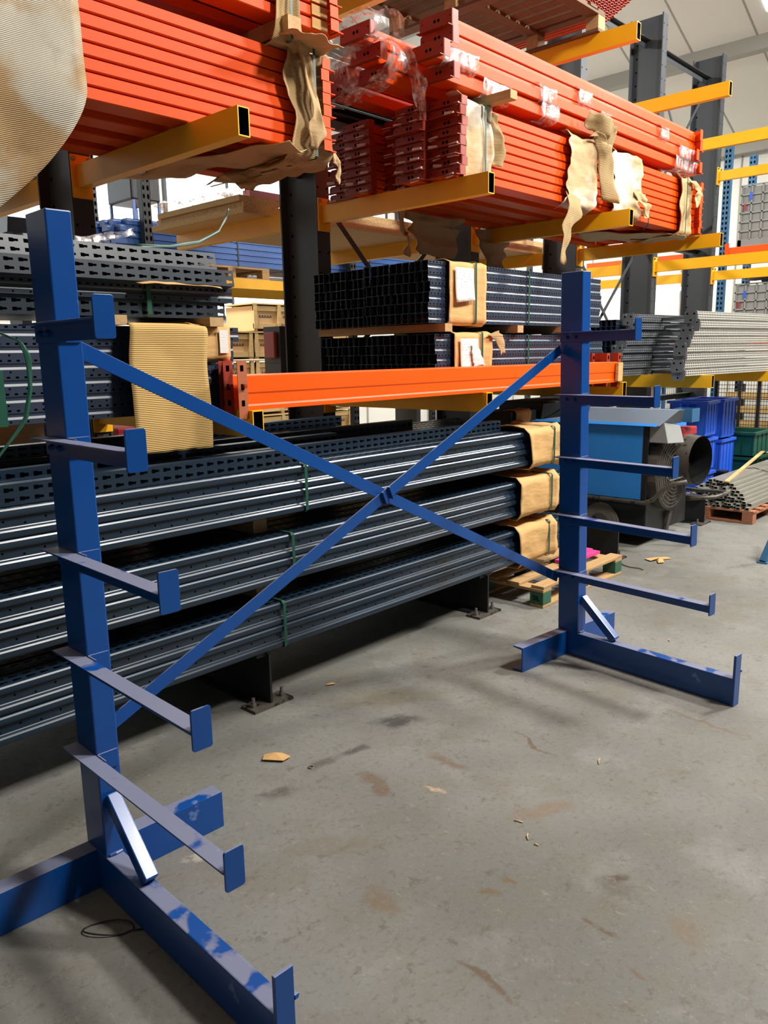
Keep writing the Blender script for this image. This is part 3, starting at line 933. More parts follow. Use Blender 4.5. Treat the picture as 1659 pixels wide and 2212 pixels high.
strip_sheet('torn_card', [(.85, .33, .02), (.87, .31, -.06), (.86, .31, -.13)], .04, .025, lb, 'card_dirty', (1, 0, 0), .02, seed=12)
def big_wrap(u, v):
    """corrugated sleeve hanging off the left part of the bundle"""
    t = max(0, (v - .15) / .85)
    edge = -.515 - .36 * max(0, (t - .52) / .48) ** 1.6          # right edge swings left towards the bottom
    x = -1.45 + (edge + 1.45) * u
    if v < .15:
        y, z = .9 - 3.9 * v, .50
    else:
        y = .315 + .10 * max(0, t - .6) ** 1.0 * (.5 + u) - .035 * math.sin(min(1, t / .75) * math.pi) * u
        z = .50 - t * .98 + .05 * u * max(0, t - .8)
    q = noise.noise(Vector((x * 2.5, v * 4, 9)))
    y -= .03 * abs(q) + .015
    return (x, y, z + .02 * q)
MB().grid(big_wrap, 26, 50).build('card_sleeve', 'sleeve', lb, smooth=True, solid=.006, fix=False)
ub = thing('beam_bundle', 'small bundle of orange beams strapped on top of the left orange bundle', 'rack beams', (0, 0, 3.16))
beam_stack(ub, -3.0, .82, .30, 0, 5, 4, 1, (0, 1), dz=.058, stag=.01)
wrap('card_wrap', .44, .60, .295, -.09, .30, ub, 'corrugated_x', .2, .3, .02, .03, 21, 10, 30)
strap(ub, .53, .26, 1.1, -.1, .31, .014)
for i in range(4):
    MB().box(.70, .2925, .006 + i * .058, .80, .2985, .052 + i * .058).build('card_pad', 'kraft', ub)
for x in (.54, -1.5):
    MB().box(x - .04, .24, -.075, x + .04, 1.2, -.003).build('batten', 'wood_y', ub)
strip_sheet('torn_card', [(.46, .20, -.10), (.60, .22, -.085), (.78, .25, -.095)], .15, .2, ub, 'card_dirty', (0, 1, .1), .02, seed=31)

rb = thing('beam_bundle', 'long bundle of orange beams with torn card wraps on the right second level', 'rack beams', (0, 0, 2.62))
beam_stack(rb, 1.70, 5.18, .22, 0.003, 8, 5, 1, (1, 1), stag=.02, labels=True)
wrap('card_wrap', 1.76, 2.02, .215, -.0, .43, rb, 'card_pale', .1, .0, .03, .03, 41, 14, 30)
strap(rb, 1.95, .18, .7, 0, .445, .014)
strip_sheet('torn_card', [(2.02, .19, .41), (2.06, .165, .25), (2.07, .165, .10)], .10, .08, rb, 'corrugated_x', (1, -.3, 0), .025, seed=15)
wrap('card_wrap', 2.93, 3.32, .21, .0, .44, rb, 'card_pale', .04, .05, .03, .06, 43, 16, 30, rough=8, skew=-.04)
strip_sheet('torn_card', [(3.22, .15, .48), (3.32, .13, .44), (3.38, .14, .28), (3.46, .15, .06)], .12, .2, rb, 'corrugated_x', (1, -.2, 0), .04, seed=17)
wrap('card_wrap', 3.52, 4.0, .205, .02, .44, rb, 'card_pale', .03, .0, .03, .08, 47, 16, 26, rough=7)
strip_sheet('torn_card', [(3.10, .15, .56), (3.3, .10, .52), (3.48, .14, .47)], .1, .14, rb, 'corrugated_x', (0, -.5, 1), .03, seed=19)
strip_sheet('torn_card', [(3.0, .17, .06), (2.93, .13, -.06), (2.84, .12, -.18), (2.80, .12, -.30), (2.76, .12, -.42)], .22, .03, rb, 'corrugated_x', (1, 0, -.2), .03, seed=23)
strip_sheet('torn_card', [(3.98, .17, .2), (4.04, .15, .1), (4.08, .15, .0)], .14, .07, rb, 'card_dirty', (1, -.2, 0), .03, seed=27)
wrap('card_wrap', 4.76, 5.0, .215, -.01, .43, rb, 'card_dirty', .05, .4, .03, .04, 53, 14, 40)
strap(rb, 4.88, .18, .9, -.02, .45, .014)
strip_sheet('torn_card', [(4.98, .17, .42), (5.04, .13, .34), (4.98, .12, .20)], .12, .05, rb, 'card_dirty', (1, -.3, 0), .03, seed=29)
strip_sheet('torn_card', [(4.4, .9, -.02), (4.7, .5, -.03), (5.0, .22, -.03)], .5, .3, rb, 'card_dirty', (1, .4, 0), .03, seed=33)
strip_sheet('black_strap', [(4.12, .19, .14), (4.14, .16, .06), (4.13, .16, -.03), (4.11, .19, -.06)], .012, .012, rb, 'black', (1, 0, 0), .004)
strip_sheet('twisted_card', [(2.13, 1.0, -.0), (2.12, .98, -.14), (2.15, .96, -.22), (2.13, .97, -.33)], .09, .05, rb, 'card_dirty', (1, .3, 0), .05, seed=36)
strip_sheet('torn_card', [(2.6, 1.1, .0), (2.62, 1.12, -.12), (2.64, 1.1, -.30)], .55, .35, rb, 'card_dirty', (1, -.2, 0), .04, seed=38)
strip_sheet('torn_card', [(3.5, 1.2, .0), (3.5, 1.2, -.15), (3.52, 1.2, -.3)], .4, .2, rb, 'card_dirty', (1, -.2, 0), .04, seed=39)
o = tag(MB().box(1.98, .02, 3.055, 2.05, .9, 3.105).build('timber_spacer', 'wood_y', bevel=.003), 'timber spacer sticking out on top of the right orange bundle', 'timber')
MB().box(3.9, .24, 3.055, 3.97, .9, 3.105).build('timber_spacer', 'wood_y')
tag(bpy.data.objects['timber_spacer.001'], 'timber spacer mostly hidden under the film-wrapped beams near the right end', 'timber')

# film-wrapped loose beams on top of it
def fat_beam(x0, x1):
    return MB().prism([(.004, 0), (.12, 0), (.12, .082), (.014, .082), (.012, .062), (0, .058), (0, .004)], 'x', x0, x1).mesh('box_section', 'orange')
fb = fat_beam(1.58, 5.05)
fc_l, fc_r = end_conn(-1, 'connector', .085), end_conn(1, 'orange', .085)
def wrapped(label, y, z, dx, rz=0, film_at=()):
    t = thing('wrapped_beam', label, 'rack beam', (dx, y, z), (0, 0, rz), group='loose beams on the right orange bundle')
    b_ = link('box_section', fb, t)
    link('connector', fc_l, t, (1.58, 0, 0)); link('connector', fc_r, t, (5.05, 0, 0))
    for i, (a, b2, k) in enumerate(film_at):
        wrap('film', a, b2, -.004, -.002, .086, t, 'film', .1, .1, .012, .03, k, 10, 20, .001)
wrapped('lowest front orange beam on the right bundle, half wrapped in film', .20, 3.11, .03, 0, ((1.9, 2.2, 1), (2.55, 2.75, 2), (3.3, 3.45, 3), (4.6, 5.05, 4)))
wrapped('second front orange beam up on the right bundle with film patches', .19, 3.197, -.07, 0, ((1.62, 1.95, 5), (2.6, 2.8, 6), (3.4, 3.55, 7), (4.75, 5.05, 8)))
wrapped('third front orange beam up on the right bundle', .20, 3.284, .02, 0, ((3.0, 3.2, 9), (4.3, 4.45, 10)))
wrapped('topmost front orange beam on the right bundle', .205, 3.371, .02, 0, ())
wrapped('inner orange beam with a film-wrapped end on the right bundle', .46, 3.11, -.22)
wrapped('inner orange beam lying second in its pile on the right bundle', .46, 3.197, -.28)
wrapped('raised inner orange beam whose end bracket is bound in film', .46, 3.284, -.36)
wrapped('rear low orange beam in the film bundle by the column', .78, 3.11, -.18)
wrapped('rear upper orange beam in the film bundle by the column', .78, 3.197, -.15)
def crumple(name, label, fn, nu=18, nv=22):
    o = MB().grid(fn, nu, nv).build(name, 'film', None, smooth=True, fix=False)
    return tag(o, label, 'plastic film', 'stretch film round the loose beams')
def loop_film(c, ry, rz_, w, seed, a0=0, a1=2 * math.pi):
    def fn(u, v):
        a = a0 + (a1 - a0) * u
        p = Vector((c[0] + (v - .5) * w, c[1] + ry * math.cos(a), c[2] + rz_ * math.sin(a)))
        return p + noise.noise_vector(p * 11 + Vector((seed, 0, 0))) * .028
    return fn
crumple('stretch_film', 'clear stretch film looped round the raised beam end', loop_film((1.21, .50, 3.33), .20, .075, .10, 1), 28, 8)
crumple('stretch_film', 'clear stretch film bunched over the inner beam ends', loop_film((1.30, .50, 3.18), .23, .12, .16, 2), 28, 8)
crumple('stretch_film', 'clear stretch film round the rear beam ends by the column', loop_film((1.36, .84, 3.19), .20, .13, .15, 3), 28, 8)
def ribbon(pts, w, seed):
    P = [Vector(p) for p in pts]
    def fn(u, v):
        k = min(int(v * (len(P) - 1)), len(P) - 2); f = v * (len(P) - 1) - k
        p = P[k].lerp(P[k + 1], f) + Vector((.3, -.9, 0)) * (u - .5) * w * (1 - .6 * v)
        return p + noise.noise_vector(p * 14 + Vector((seed, 0, 0))) * .03
    return fn
crumple('stretch_film', 'long strip of stretch film hanging down in front of the brackets', ribbon([(1.22, .30, 3.39), (1.26, .26, 3.30), (1.34, .24, 3.16), (1.42, .24, 3.06), (1.45, .24, 2.96), (1.46, .24, 2.88)], .13, 4), 8, 34)
crumple('stretch_film', 'narrow strip of stretch film between the two film bundles', ribbon([(1.25, .60, 3.30), (1.32, .63, 3.16), (1.38, .64, 3.04)], .09, 5), 6, 20)
o = tag(MB().thin([(1.02, 3.26), (1.20, 3.26), (1.20, 3.40), (1.02, 3.40)], .004, 'x', 1.42, 3.2).build('metal_channel', 'pale_metal'), 'pale metal channel lying behind the film-wrapped beams', 'channel')
for i in range(3):
    tag(MB().thin([(1.05 + i * .003, 3.06 + i * .05), (1.22, 3.06 + i * .05), (1.22, 3.10 + i * .05), (1.05 + i * .003, 3.10 + i * .05)], .003, 'x', 1.0 + i * .03, 3.3).build('metal_channel', 'galv_dull'),
        ('lowest', 'middle', 'upper')[i] + ' dull grey channel lying beside the columns behind the film bundle', 'channel', 'dull channels behind the film bundle')

# ------------------------------------------------------------------ third level
p = pallet('wooden_pallet', 'dark wooden pallet seen from below on the third level', 1.45, .28, 3.852, 2.1, 1.1, .15, ('wood_dark', 'wood_dark', 'wood'), 'y', 17)
MB().bar((3.0, .24, 3.98), (3.30, .12, 3.80), .05, .02, (0, 0, 1)).build('broken_slat', 'wood', p)
MB().bar((3.30, .12, 3.81), (3.26, .14, 3.64), .05, .018, (0, 1, 0)).build('broken_slat', 'wood', p)
strip_sheet('torn_label', [(2.86, .2, 4.0), (2.9, .19, 3.96), (2.92, .19, 3.91)], .09, .06, p, 'tape', (1, 0, 0), .02)
t = thing('panel_stack', 'stack of ribbed red-brown metal panels on the third level', 'panel stack', (3.34, .36, 4.006))
rib = []
for i in range(9):
    rib += [(.4 / 9 * i, 0), (.4 / 9 * i + .01, .008), (.4 / 9 * i + .03, .008), (.4 / 9 * i + .035, 0)]
for k in range(16):
    MB().thin(rib, .002, 'y', 0, .95).build('panel', 'corr_red', t)
    t.children[-1].location = (.012 * (k % 2) + .03 * k, 0, .02 * k)
p2 = pallet('wooden_pallet', 'wooden pallet carrying panels at the top of the middle bay', .1, .5, 3.852, 1.3, .9, .14, ('wood_dark', 'wood_dark', 'wood_dark'), 'y', 8)

# ------------------------------------------------------------------ first level, right bay: galvanised frames
def frame_up(L, mat):
    m = MB()
    n = int(L / .04)
    for r in range(2):
        m.perf((0, 0, .004 + .022 * r), (1, 0, 0), (0, 0, 1), n, L / n, .022, SLOT)
    m.perf((-.06, .022, .049), (1, 0, 0), (0, 0, 1), n, L / n, .020, SLOT)
    m.box(0, 0, 0, L, .045, .004).box(0, 0, .044, L, .022, .048).box(0, .03, .004, L, .045, .068, 1)  # black sheet added behind the slots so the gaps look dark
    return m.mesh('upright', [mat, 'black'], fix=False)
fu, fr_ = frame_up(3.3, 'galv'), frame_up(3.3, 'galv_dull')  # rear uprights get the darker steel to paint in the shade behind
bpl = MB().prism([(-.055, -.04), (-.045, -.05), (.045, -.05), (.055, -.04), (.055, .05), (.045, .06), (-.045, .06), (-.055, .05)], 'x', -.005, 0)
for y, z in ((-.03, .03), (.03, .03), (0, -.025)):
    bpl.disc((-.0055, y, z), (-1, 0, 0), .009, 8, 1)
bplm = bpl.mesh('base_plate', ['galv_dull', 'hole'])
crossm = MB().bar((0, .05, .024), (.4, .58, .024), .03, .03, (0, 0, 1)).mesh('brace', 'galv_dull')
order = ('bottom', 'second', 'third', 'fourth', 'fifth', 'sixth', 'seventh', 'top')
offs = (.0, -.015, .03, .01, .10, .16, .28, .22)
for i in range(8):
    t = thing('rack_frame', '%s galvanised rack frame %sin the stack on the right first level' % (order[i], '' if i in (0, 7) else 'from the bottom '), 'rack frame',
              (4.76 + offs[i], .10 + .004 * (i % 3), 1.388 + i * .071), (0, -.002 * i + .004, (i - 4) * .003), group='galvanised frames in a stack')
    link('upright', fu, t, (.11, 0, 0))
    link('upright', fr_, t, (.0, .58, .0))
    for k in range(4):
        link('brace', crossm, t, (.3 + k * .8, 0, 0))
    a = link('base_plate', bplm, t, (0, .02, .012)); link('base_plate', bplm, t, (-.02, .60, .012))
    MB().box(0, 0.0, .004, .11, .04, .046).build('base_socket', 'black', t)
b = thing('upright_bundle', 'short stub bundle of dark uprights behind the galvanised frames', 'steel uprights', (0, 0, 1.60))
ns = small_upright(0, 1.2)
for r in range(5):
    for c in range(5):
        link('upright', ns, b, (4.9, .79 + c * .054, r * .061))
MB().box(5.0, .75, -.215, 5.08, 1.1, -.002).box(5.8, .75, -.215, 5.88, 1.1, -.002).build('batten', 'wood_y', b)
# ------------------------------------------------------------------ space heater under the right bay
ht = thing('space_heater', 'blue wheeled space heater with a round black duct outlet', 'heater', (4.0, 0, 0))
MB().box(0, .06, .40, .86, 1.15, 1.02).build('body', 'heater_blue', ht, bevel=.006)
MB().add([(-.02, -.08, 1.02), (-.02, 1.18, 1.02), (.13, 1.18, 1.14), (.13, -.17, 1.14), (.24, 1.18, 1.14), (.24, -.17, 1.14), (.40, -.08, 1.02), (.40, 1.18, 1.02)],
         [(0, 1, 2, 3), (3, 2, 4, 5), (0, 3, 5, 6), (1, 7, 4, 2), (6, 5, 4, 7), (0, 6, 7, 1)]).build('hood', 'heater_grey', ht)
MB().add([(-.03, -.06, 1.015), (-.03, 1.18, 1.015), (-.012, 1.18, 1.035), (-.012, -.06, 1.035)], [(0, 1, 2, 3)]).build('hood_edge', 'heater_blue', ht, solid=.004)
MB().box(.02, .02, .10, .84, 1.15, .40).build('base_tank', 'black', ht, bevel=.01)
MB().box(-.002, .02, .40, .02, .06, 1.02).build('corner_strip', 'black', ht)
MB().cyl((.35, .06, .62), (.35, -.05, .62), .33, 32).build('fan_housing', 'dirty_metal', ht, smooth=False)
g = MB()
for i in range(9):
    rr_ = .07 + .03 * i
    pts = [(.35 + rr_ * math.cos(a * math.pi / 14), -.09 + .004 * i, .62 + rr_ * math.sin(a * math.pi / 14)) for a in range(29)]
    g.tube(pts, .004, 4)
for k in range(8):
    a = k * math.pi / 4
    g.tube([(.35 + .05 * math.cos(a), -.10, .62 + .05 * math.sin(a)), (.35 + .325 * math.cos(a), -.05, .62 + .325 * math.sin(a))], .004, 4)
g.build('fan_guard', 'steel', ht)
cone = MB().cyl((.52, -.02, .70), (.50, -.22, .70), .225, 36, .205, caps=False).cyl((.52, -.02, .70), (.50, -.22, .70), .220, 36, .200, caps=False, mi=1)
cone.disc((.52, -.03, .70), (-.1, -.995, 0), .222, 24, 1)
cone.build('duct_outlet', ['dirty_metal', 'black'], ht, smooth=True, fix=False)
MB().add([(.02, -.10, 1.05), (.02, .02, 1.05), (.34, .02, 1.0), (.34, -.10, 1.0), (.02, -.14, .88), (.02, .02, .88), (.34, .02, .86), (.34, -.14, .86)],
         [(0, 1, 2, 3), (7, 6, 5, 4), (0, 4, 5, 1), (1, 5, 6, 2), (2, 6, 7, 3), (3, 7, 4, 0)]).build('control_box', 'crate_grey', ht, bevel=.006)
MB().box(.40, -.10, .90, .70, .02, .97).build('red_duct_collar', 'red', ht, bevel=.01)
MB().tube([(-.02, 1.1, .385), (-.02, .12, .385), (-.02, .02, .385), (-.01, -.05, .42), (.0, -.12, .50), (.02, -.2, .56), (.04, -.30, .585)], .018, 10).build('frame_rail', 'dirty_metal', ht, smooth=True)
MB().tube([(.86, .1, .385), (.86, -.1, .385), (.80, -.3, .40), (.62, -.42, .43), (.40, -.40, .42), (.30, -.2, .40)], .016, 10).build('handle', 'dirty_metal', ht, smooth=True)
MB().tube([(.05, -.05, .62), (.03, -.13, .62), (.03, -.16, .58), (.30, -.16, .58)], .008, 6).build('hook', 'dirty_metal', ht)
wt = MB().cyl((.0, .42, .17), (.09, .42, .17), .17, 28).cyl((-.004, .42, .17), (.0, .42, .17), .15, 28).build('tyre', 'rubber', ht, bevel=.012)
MB().cyl((-.008, .42, .17), (-.004, .42, .17), .085, 16).build('wheel_hub', 'dirty_metal', wt)
w2 = MB().cyl((.78, .42, .17), (.87, .42, .17), .17, 28).build('tyre', 'rubber', ht, bevel=.012)
MB().prism([(.02, .0), (.10, .0), (.16, .25), (-.02, .25)], 'x', .40, .46).build('front_leg', 'dirty_metal', ht)
# grey lid behind the stand and other things on the floor of the right bay
tag(MB().cyl((4.5, .78, 1.16), (4.5, .78, 1.25), .17, 24, .14).build('grey_dome', 'crate_grey', bevel=.02), 'rounded pale grey lid standing on top of the blue heater', 'dome')
t = thing('teal_box', 'small dark teal open box at the front corner of the heater hood', 'box', (4.42, -.16, 1.022))
MB().box(0, 0, 0, .16, .01, .11).box(0, .15, 0, .16, .16, .11).box(0, .01, 0, .01, .15, .11).box(.15, .01, 0, .16, .15, .11).box(.01, .01, 0, .15, .15, .01).build('shell', 'teal', t)
def bin_box(name, label, x, y, z, lx, ly, h, mat, notch=False, rim=.025, group=None):
    t = thing(name, label, 'plastic bin', (x, y, z), group=group)
    m = MB(); th = .012
    if notch:
        m.box(0, 0, 0, th, ly * .25, h).box(0, ly * .75, 0, th, ly, h).box(0, ly * .25, 0, th, ly * .75, h * .5)
    else:
        m.box(0, 0, 0, th, ly, h)
    m.box(lx - th, 0, 0, lx, ly, h).box(th, 0, 0, lx - th, th, h).box(th, ly - th, 0, lx - th, ly, h).box(th, th, 0, lx - th, ly - th, th)
    m.build('shell', mat, t, bevel=.003)
    r = MB()
    r.box(-rim, -rim, h - .03, 0, ly + rim, h).box(lx, -rim, h - .03, lx + rim, ly + rim, h).box(0, -rim, h - .03, lx, 0, h).box(0, ly, h - .03, lx, ly + rim, h)
    for k in range(5):
        yy = ly * k / 4
        r.box(-.008, max(0, yy - .006), .03, 0, min(ly, yy + .006), h - .03)
        xx = lx * k / 4
        r.box(max(0, xx - .006), -.008, .03, min(lx, xx + .006), 0, h - .03)
    r.build('rim', mat, t)
    return t
bin_box('picking_bin', 'large blue plastic picking bin with a notched front on top of its stack', 6.45, .50, .70, .30, .40, .37, 'bin_blue', True)
bin_box('picking_bin', 'blue plastic bin underneath the notched bin by the mesh cage', 6.45, .50, .33, .30, .40, .34, 'bin_blue')
bin_box('picking_bin', 'lowest blue plastic bin in the stack beside the heater', 6.45, .50, .0, .30, .40, .30, 'bin_blue')
bin_box('picking_bin', 'blue plastic bin standing behind the notched bin', 7.09, .56, .62, .4, .4, .44, 'bin_blue')
bin_box('picking_bin', 'plain bin holding up the rear blue bin', 7.09, .56, .0, .4, .4, .60, 'bin_blue')
tag(MB().tube([(6.52, .55, .92), (6.53, .62, .97), (6.52, .70, .95), (6.5, .8, .92)], .014, 6).build('pale_hose', 'white', smooth=True), 'pale hose curled in the notched blue bin', 'hose')
bin_box('storage_crate', 'upper dark green plastic crate beside the mesh cage', 7.7, .40, .36, .6, .48, .28, 'crate_green', rim=.03)
bin_box('storage_crate', 'lower dark green plastic crate beside the mesh cage', 7.7, .40, .04, .6, .48, .30, 'crate_green', rim=.03)

def cage(name, label, x, y0, y1, z1, mat_post, mat_wire, depth=.9, nz=22, ny=16, z0=.05):
    t = thing(name, label, 'mesh cage', (x, 0, 0))
    n = 3
    for i in range(n):
        y = y0 + (y1 - y0) * i / (n - 1)
        MB().box(-.02, y - .02, 0, .02, y + .02, z1).build('post', mat_post, t)
        MB().box(depth - .02, y - .02, 0, depth + .02, y + .02, z1).build('post', mat_post, t)
    g = MB()
    for i in range(nz + 1):
        z = z0 + (z1 - z0) * i / nz
        g.box(-.004, y0, z - .0035, .0, y1, z + .0035)
        g.box(0, y0 - .004, z - .0035, depth, y0, z + .0035)
    for i in range(ny * 2 + 1):
        y = y0 + (y1 - y0) * i / (ny * 2)
        g.box(-.004, y - .002, z0, 0, y + .002, z1)
    for i in range(13):
        g.box(depth * i / 12 - .002, y0 - .004, z0, depth * i / 12 + .002, y0, z1)
    g.build('wire_mesh', mat_wire, t)
    MB().box(-.02, y0, .02, depth, y1, .05).box(-.02, y0, z1, .02, y1, z1 + .04).build('rail', mat_post, t)
    return t
cage('mesh_cage', 'black steel mesh cage standing behind the pallet of tubes', 8.86, .20, 1.30, 1.2, 'black', 'black')
for i in range(5):
    tag(MB().box(9.75, .1, .12 + i * .20, 9.82, 1.5, .21 + i * .20).box(9.83, .1, .10 + i * .20, 9.9, 1.5, .14 + i * .20).build('timber_plank', 'plank'),
        ('lowest', 'second', 'third', 'fourth', 'topmost')[i] + ' pale timber plank seen through the black mesh cage', 'plank', 'planks behind the cage')
tag(MB().box(9.91, .1, 0, 9.99, .2, 1.12).box(9.91, 1.3, 0, 9.99, 1.4, 1.12).box(9.75, .1, 0, 9.91, .2, .1).box(9.75, 1.3, 0, 9.91, 1.4, .1).build('plank_stand', 'black'), 'dark frame holding the pale planks behind the cage', 'frame')
tag(MB().grid(lambda u, v: jit((8.9 + .7 * u, .25 + .9 * v, .14 + .18 * math.sin(u * 3.1) * math.sin(v * 3.1)), 4, .05), 12, 12).build('paper_heap', 'card_pale', solid=.01, fix=False), 'crumpled paper sheet heaped inside the mesh cage', 'paper')

# pallet of tied steel tubes
p = pallet('wooden_pallet', 'reddish wooden pallet under the tied steel tubes', 5.48, -.36, 0, 1.2, .9, .125, ('wood_red', 'wood_red', 'wood_red'), 'y', 7)
b = thing('tube_bundle', 'tied heap of thin dark steel tubes on the reddish pallet', 'steel tubes', (0, 0, .126))
tb = MB().thin([(0, 0), (.036, 0), (.036, .022), (0, .022), (0, .0015)], .003, 'x', 0, 2.9).mesh('tube', [paint('grey_steel_tube', '#96948a', .36, .12, 8, metal=.3)], fix=False)
rows = ((18, 0), (18, .01), (16, .04), (14, .07), (13, .10), (11, .14), (9, .18), (7, .22), (5, .27))
for r, (n, dy) in enumerate(rows):
    for i in range(n):
        link('tube', tb, b, (5.50 + rnd.uniform(-.05, .05) + .02 * r, -.32 + dy + i * .0385 + rnd.uniform(-.003, .003), .003 + r * .0265),
             (0, 0, rnd.uniform(-.006, .006)))
MB().thin([(-.345, .0), (-.335, .06), (-.2, .20), (0.02, .252), (.2, .22), (.36, .08), (.40, .0)], .006, 'x', 6.6, 6.61).build('tie_wire', 'black', b)
tag(MB().bar((5.62, -.05, .36), (7.9, .35, .40), .04, .012, (0, 0, 1)).build('timber_lath', 'plank'), 'pale timber lath lying across the tied steel tubes', 'lath')
tag(MB().bar((4.12, -.89, 0.01), (4.42, -.99, .55), .05, .05, (0, 1, 0)).box(4.09, -.93, 0, 4.16, -.85, .012).build('trestle_leg', 'teal', bevel=.004), 'blue steel trestle leg at the right edge of the photo', 'trestle leg')

# racking and crates beyond the right end
far = thing('far_rack', 'teal upright racking with orange beams beyond the right end', 'pallet rack', (10.1, 0, 0))
for y in (1.75, -1.2):
    for x in (0, 1.0):
        u = MB()
        n = 64
        u.perf((x, y + .1, 0), (0, 0, 1), (0, -1, 0), n, 4.5 / n, .05, SLOT)
        u.perf((x, y + .05, 0), (0, 0, 1), (0, -1, 0), n, 4.5 / n, .05, SLOT)
        u.box(x, y + .096, 0, x + .08, y + .1, 4.5).box(x, y, 0, x + .08, y + .004, 4.5).box(x + .07, y, 0, x + .08, y + .1, 4.5, 1)
        u.build('upright', ['teal', 'navy'], far, fix=False)
for z in (2.96, 1.62):
    for x in (-.02, .98):
        MB().box(x, -1.2, z, x + .05, 1.75, z + .10).build('beam', 'orange_bright', far, bevel=.004)
    for y in (1.70, -1.2):
        MB().box(-.03, y, z - .05, -.02, y + .06, z + .16).build('connector', 'orange', far)
for z in (2.96, 1.62):
    MB().box(.1, 2.0, z, .16, 4.05, z + .09).build('beam', 'orange_bright', far)
def grid_box(label, x, y, z, lx, ly, h):
    t = thing('pallet_box', label, 'pallet box', (x, y, z), group='grey pallet boxes on the far rack')
    MB().box(0.012, 0.012, .10, lx - .012, ly - .012, h - .02).build('body', 'crate_grey', t)
    g = MB()
    for i in range(9):
        yy = ly * i / 8
        g.box(-.012, max(0, yy - .01), .1, .012, min(ly, yy + .01), h)
    for i in range(7):
        zz = .1 + (h - .1) * i / 6
        g.box(-.012, 0, zz - .01, .012, ly, zz + .01)
        g.box(0, ly - .01, zz - .01, lx, ly + .012, zz + .01)
    g.box(-.02, -.01, 0, .05, ly + .01, .10).box(lx - .05, -.01, 0, lx, ly + .01, .10).box(-.02, ly - .04, .0, lx, ly + .015, .10)
    g.build('ribs', 'crate_grey', t)
    MB().box(-.016, ly - .16, h - .2, -.011, ly - .12, h - .1).build('blue_latch', 'bin_blue', t)
    MB().box(-.016, ly - .08, h - .34, -.011, ly - .05, h - .25).build('red_latch', 'red', t)
    return t
grid_box('upper grey ribbed pallet box on the far teal rack', 10.3, .45, 3.07, 1.0, 1.2, .85)
grid_box('lower grey ribbed pallet box under black film on the far teal rack', 10.3, .45, 1.73, 1.0, 1.2, .82)
tag(MB().grid(lambda u, v: jit((10.25 + .9 * u, .45 + 1.1 * v, 2.58 + .12 * math.sin(u * 3.1)), 6, .09), 16, 16).build('film_heap', 'film_black', smooth=True, fix=False), 'heap of black film on the lower grey pallet box', 'plastic film')
bin_box('picking_bin', 'blue plastic tray on the upper grey pallet box', 10.4, .7, 3.925, .6, .5, .2, 'bin_blue')
cage('mesh_cage', 'teal framed wire cage seen behind the galvanised frames', 9.0, 2.1, 3.95, 1.9, 'teal', 'galv_dull', .8, 18, 12)
tag(MB().box(9.05, 2.2, .06, 9.7, 3.85, 1.3).build('white_sacks', 'white', bevel=.06), 'pale sacks filling the teal wire cage', 'sacks')
tag(MB().box(11.3, 2.9, 0, 12.4, 4.5, 2.6).build('white_cabinet', 'white', bevel=.02), 'tall white cabinet far behind the right bay', 'cabinet')

# ------------------------------------------------------------------ behind the rack on the left
t = thing('board_stack', 'stack of thick chipboard sheets on the rear arms', 'chipboard', (1.50, 1.93, 2.622))
for i in range(3):
    MB().box(.02 * (i % 2), .02 * i, i * .042, 2.6, 1.2 - .05 * i, i * .042 + .04).build('sheet', 'chip', t)
    MB().box(.03, .03, i * .042 - .0015, 2.55, 1.15, i * .042).build('veneer', 'board', t)
tag(MB().grid(lambda u, v: jit((1.5 + .9 * u, 2.2 + .9 * v, 2.80 + .10 * math.sin(u * 3.1) * math.sin(v * 3.1)), 9, .07), 18, 18).build('plastic_heap', 'film', smooth=True, fix=False), 'crumpled clear plastic heaped on the chipboard sheets', 'plastic film')
tag(MB().box(1.62, 2.0, 2.752, 2.0, 2.08, 2.80).build('foam_strip', 'foam'), 'pink foam strip on top of the chipboard sheets', 'foam')
tag(MB().box(3.9, 1.9, 2.622, 6.2, 3.1, 2.70).box(3.95, 1.95, 2.70, 6.1, 3.0, 2.76).build('board_pack', 'board', bevel=.004), 'pale board pack on the rear arms behind the navy bundles', 'boards')
tag(MB().box(.3, 1.95, 2.622, .32, 3.0, 2.66).box(-1.5, 1.95, 2.622, .3, 2.0, 2.66).box(-1.5, 2.0, 2.622, .3, 3.0, 2.63).build('grey_tray', 'galv_dull'), 'grey metal tray on the rear arms at the far left', 'tray')
def row_rack(name, label, y, x0, x1, zs, top, mat):
    t = thing(name, label, 'pallet rack', (0, y, 0))
    n = max(2, int((x1 - x0) / 2.7) + 1)
    for i in range(n):
        x = x0 + (x1 - x0) * i / (n - 1)
        for dy in (0, 1.0):
            u = MB()
            k = int(top / .075)
            u.perf((x, dy, 0), (0, 0, 1), (1, 0, 0), k, top / k, .045, SLOT)
            u.perf((x + .045, dy, 0), (0, 0, 1), (1, 0, 0), k, top / k, .045, SLOT)
            u.box(x, dy, 0, x + .004, dy + .07, top).box(x + .086, dy, 0, x + .09, dy + .07, top).box(x, dy + .066, 0, x + .09, dy + .07, top, 0)
            u.build('upright', mat, t, fix=False)
        MB().bar((x + .04, .04, .3), (x + .04, 1.04, 1.3), .03, .03, (1, 0, 0)).bar((x + .04, 1.04, 1.3), (x + .04, .04, 2.3), .03, .03, (1, 0, 0)).build('bracing', mat, t)
    for z in zs:
        for dy in (-.02, 1.0):
            MB().box(x0, dy, z - .1, x1, dy + .05, z).build('beam', 'yellow', t)
    return t
rk = row_rack('rear_rack', 'dark racking with amber beams in the next row behind', 4.15, 2.05, 10.2, (1.42, 2.43), 4.2, 'charcoal')
p = pallet('wooden_pallet', 'wooden pallet under the blue beams in the next row', 2.6, 4.235, 2.432, 1.0, .88, .13, ('wood', 'wood_y', 'wood'), 'x', 6)
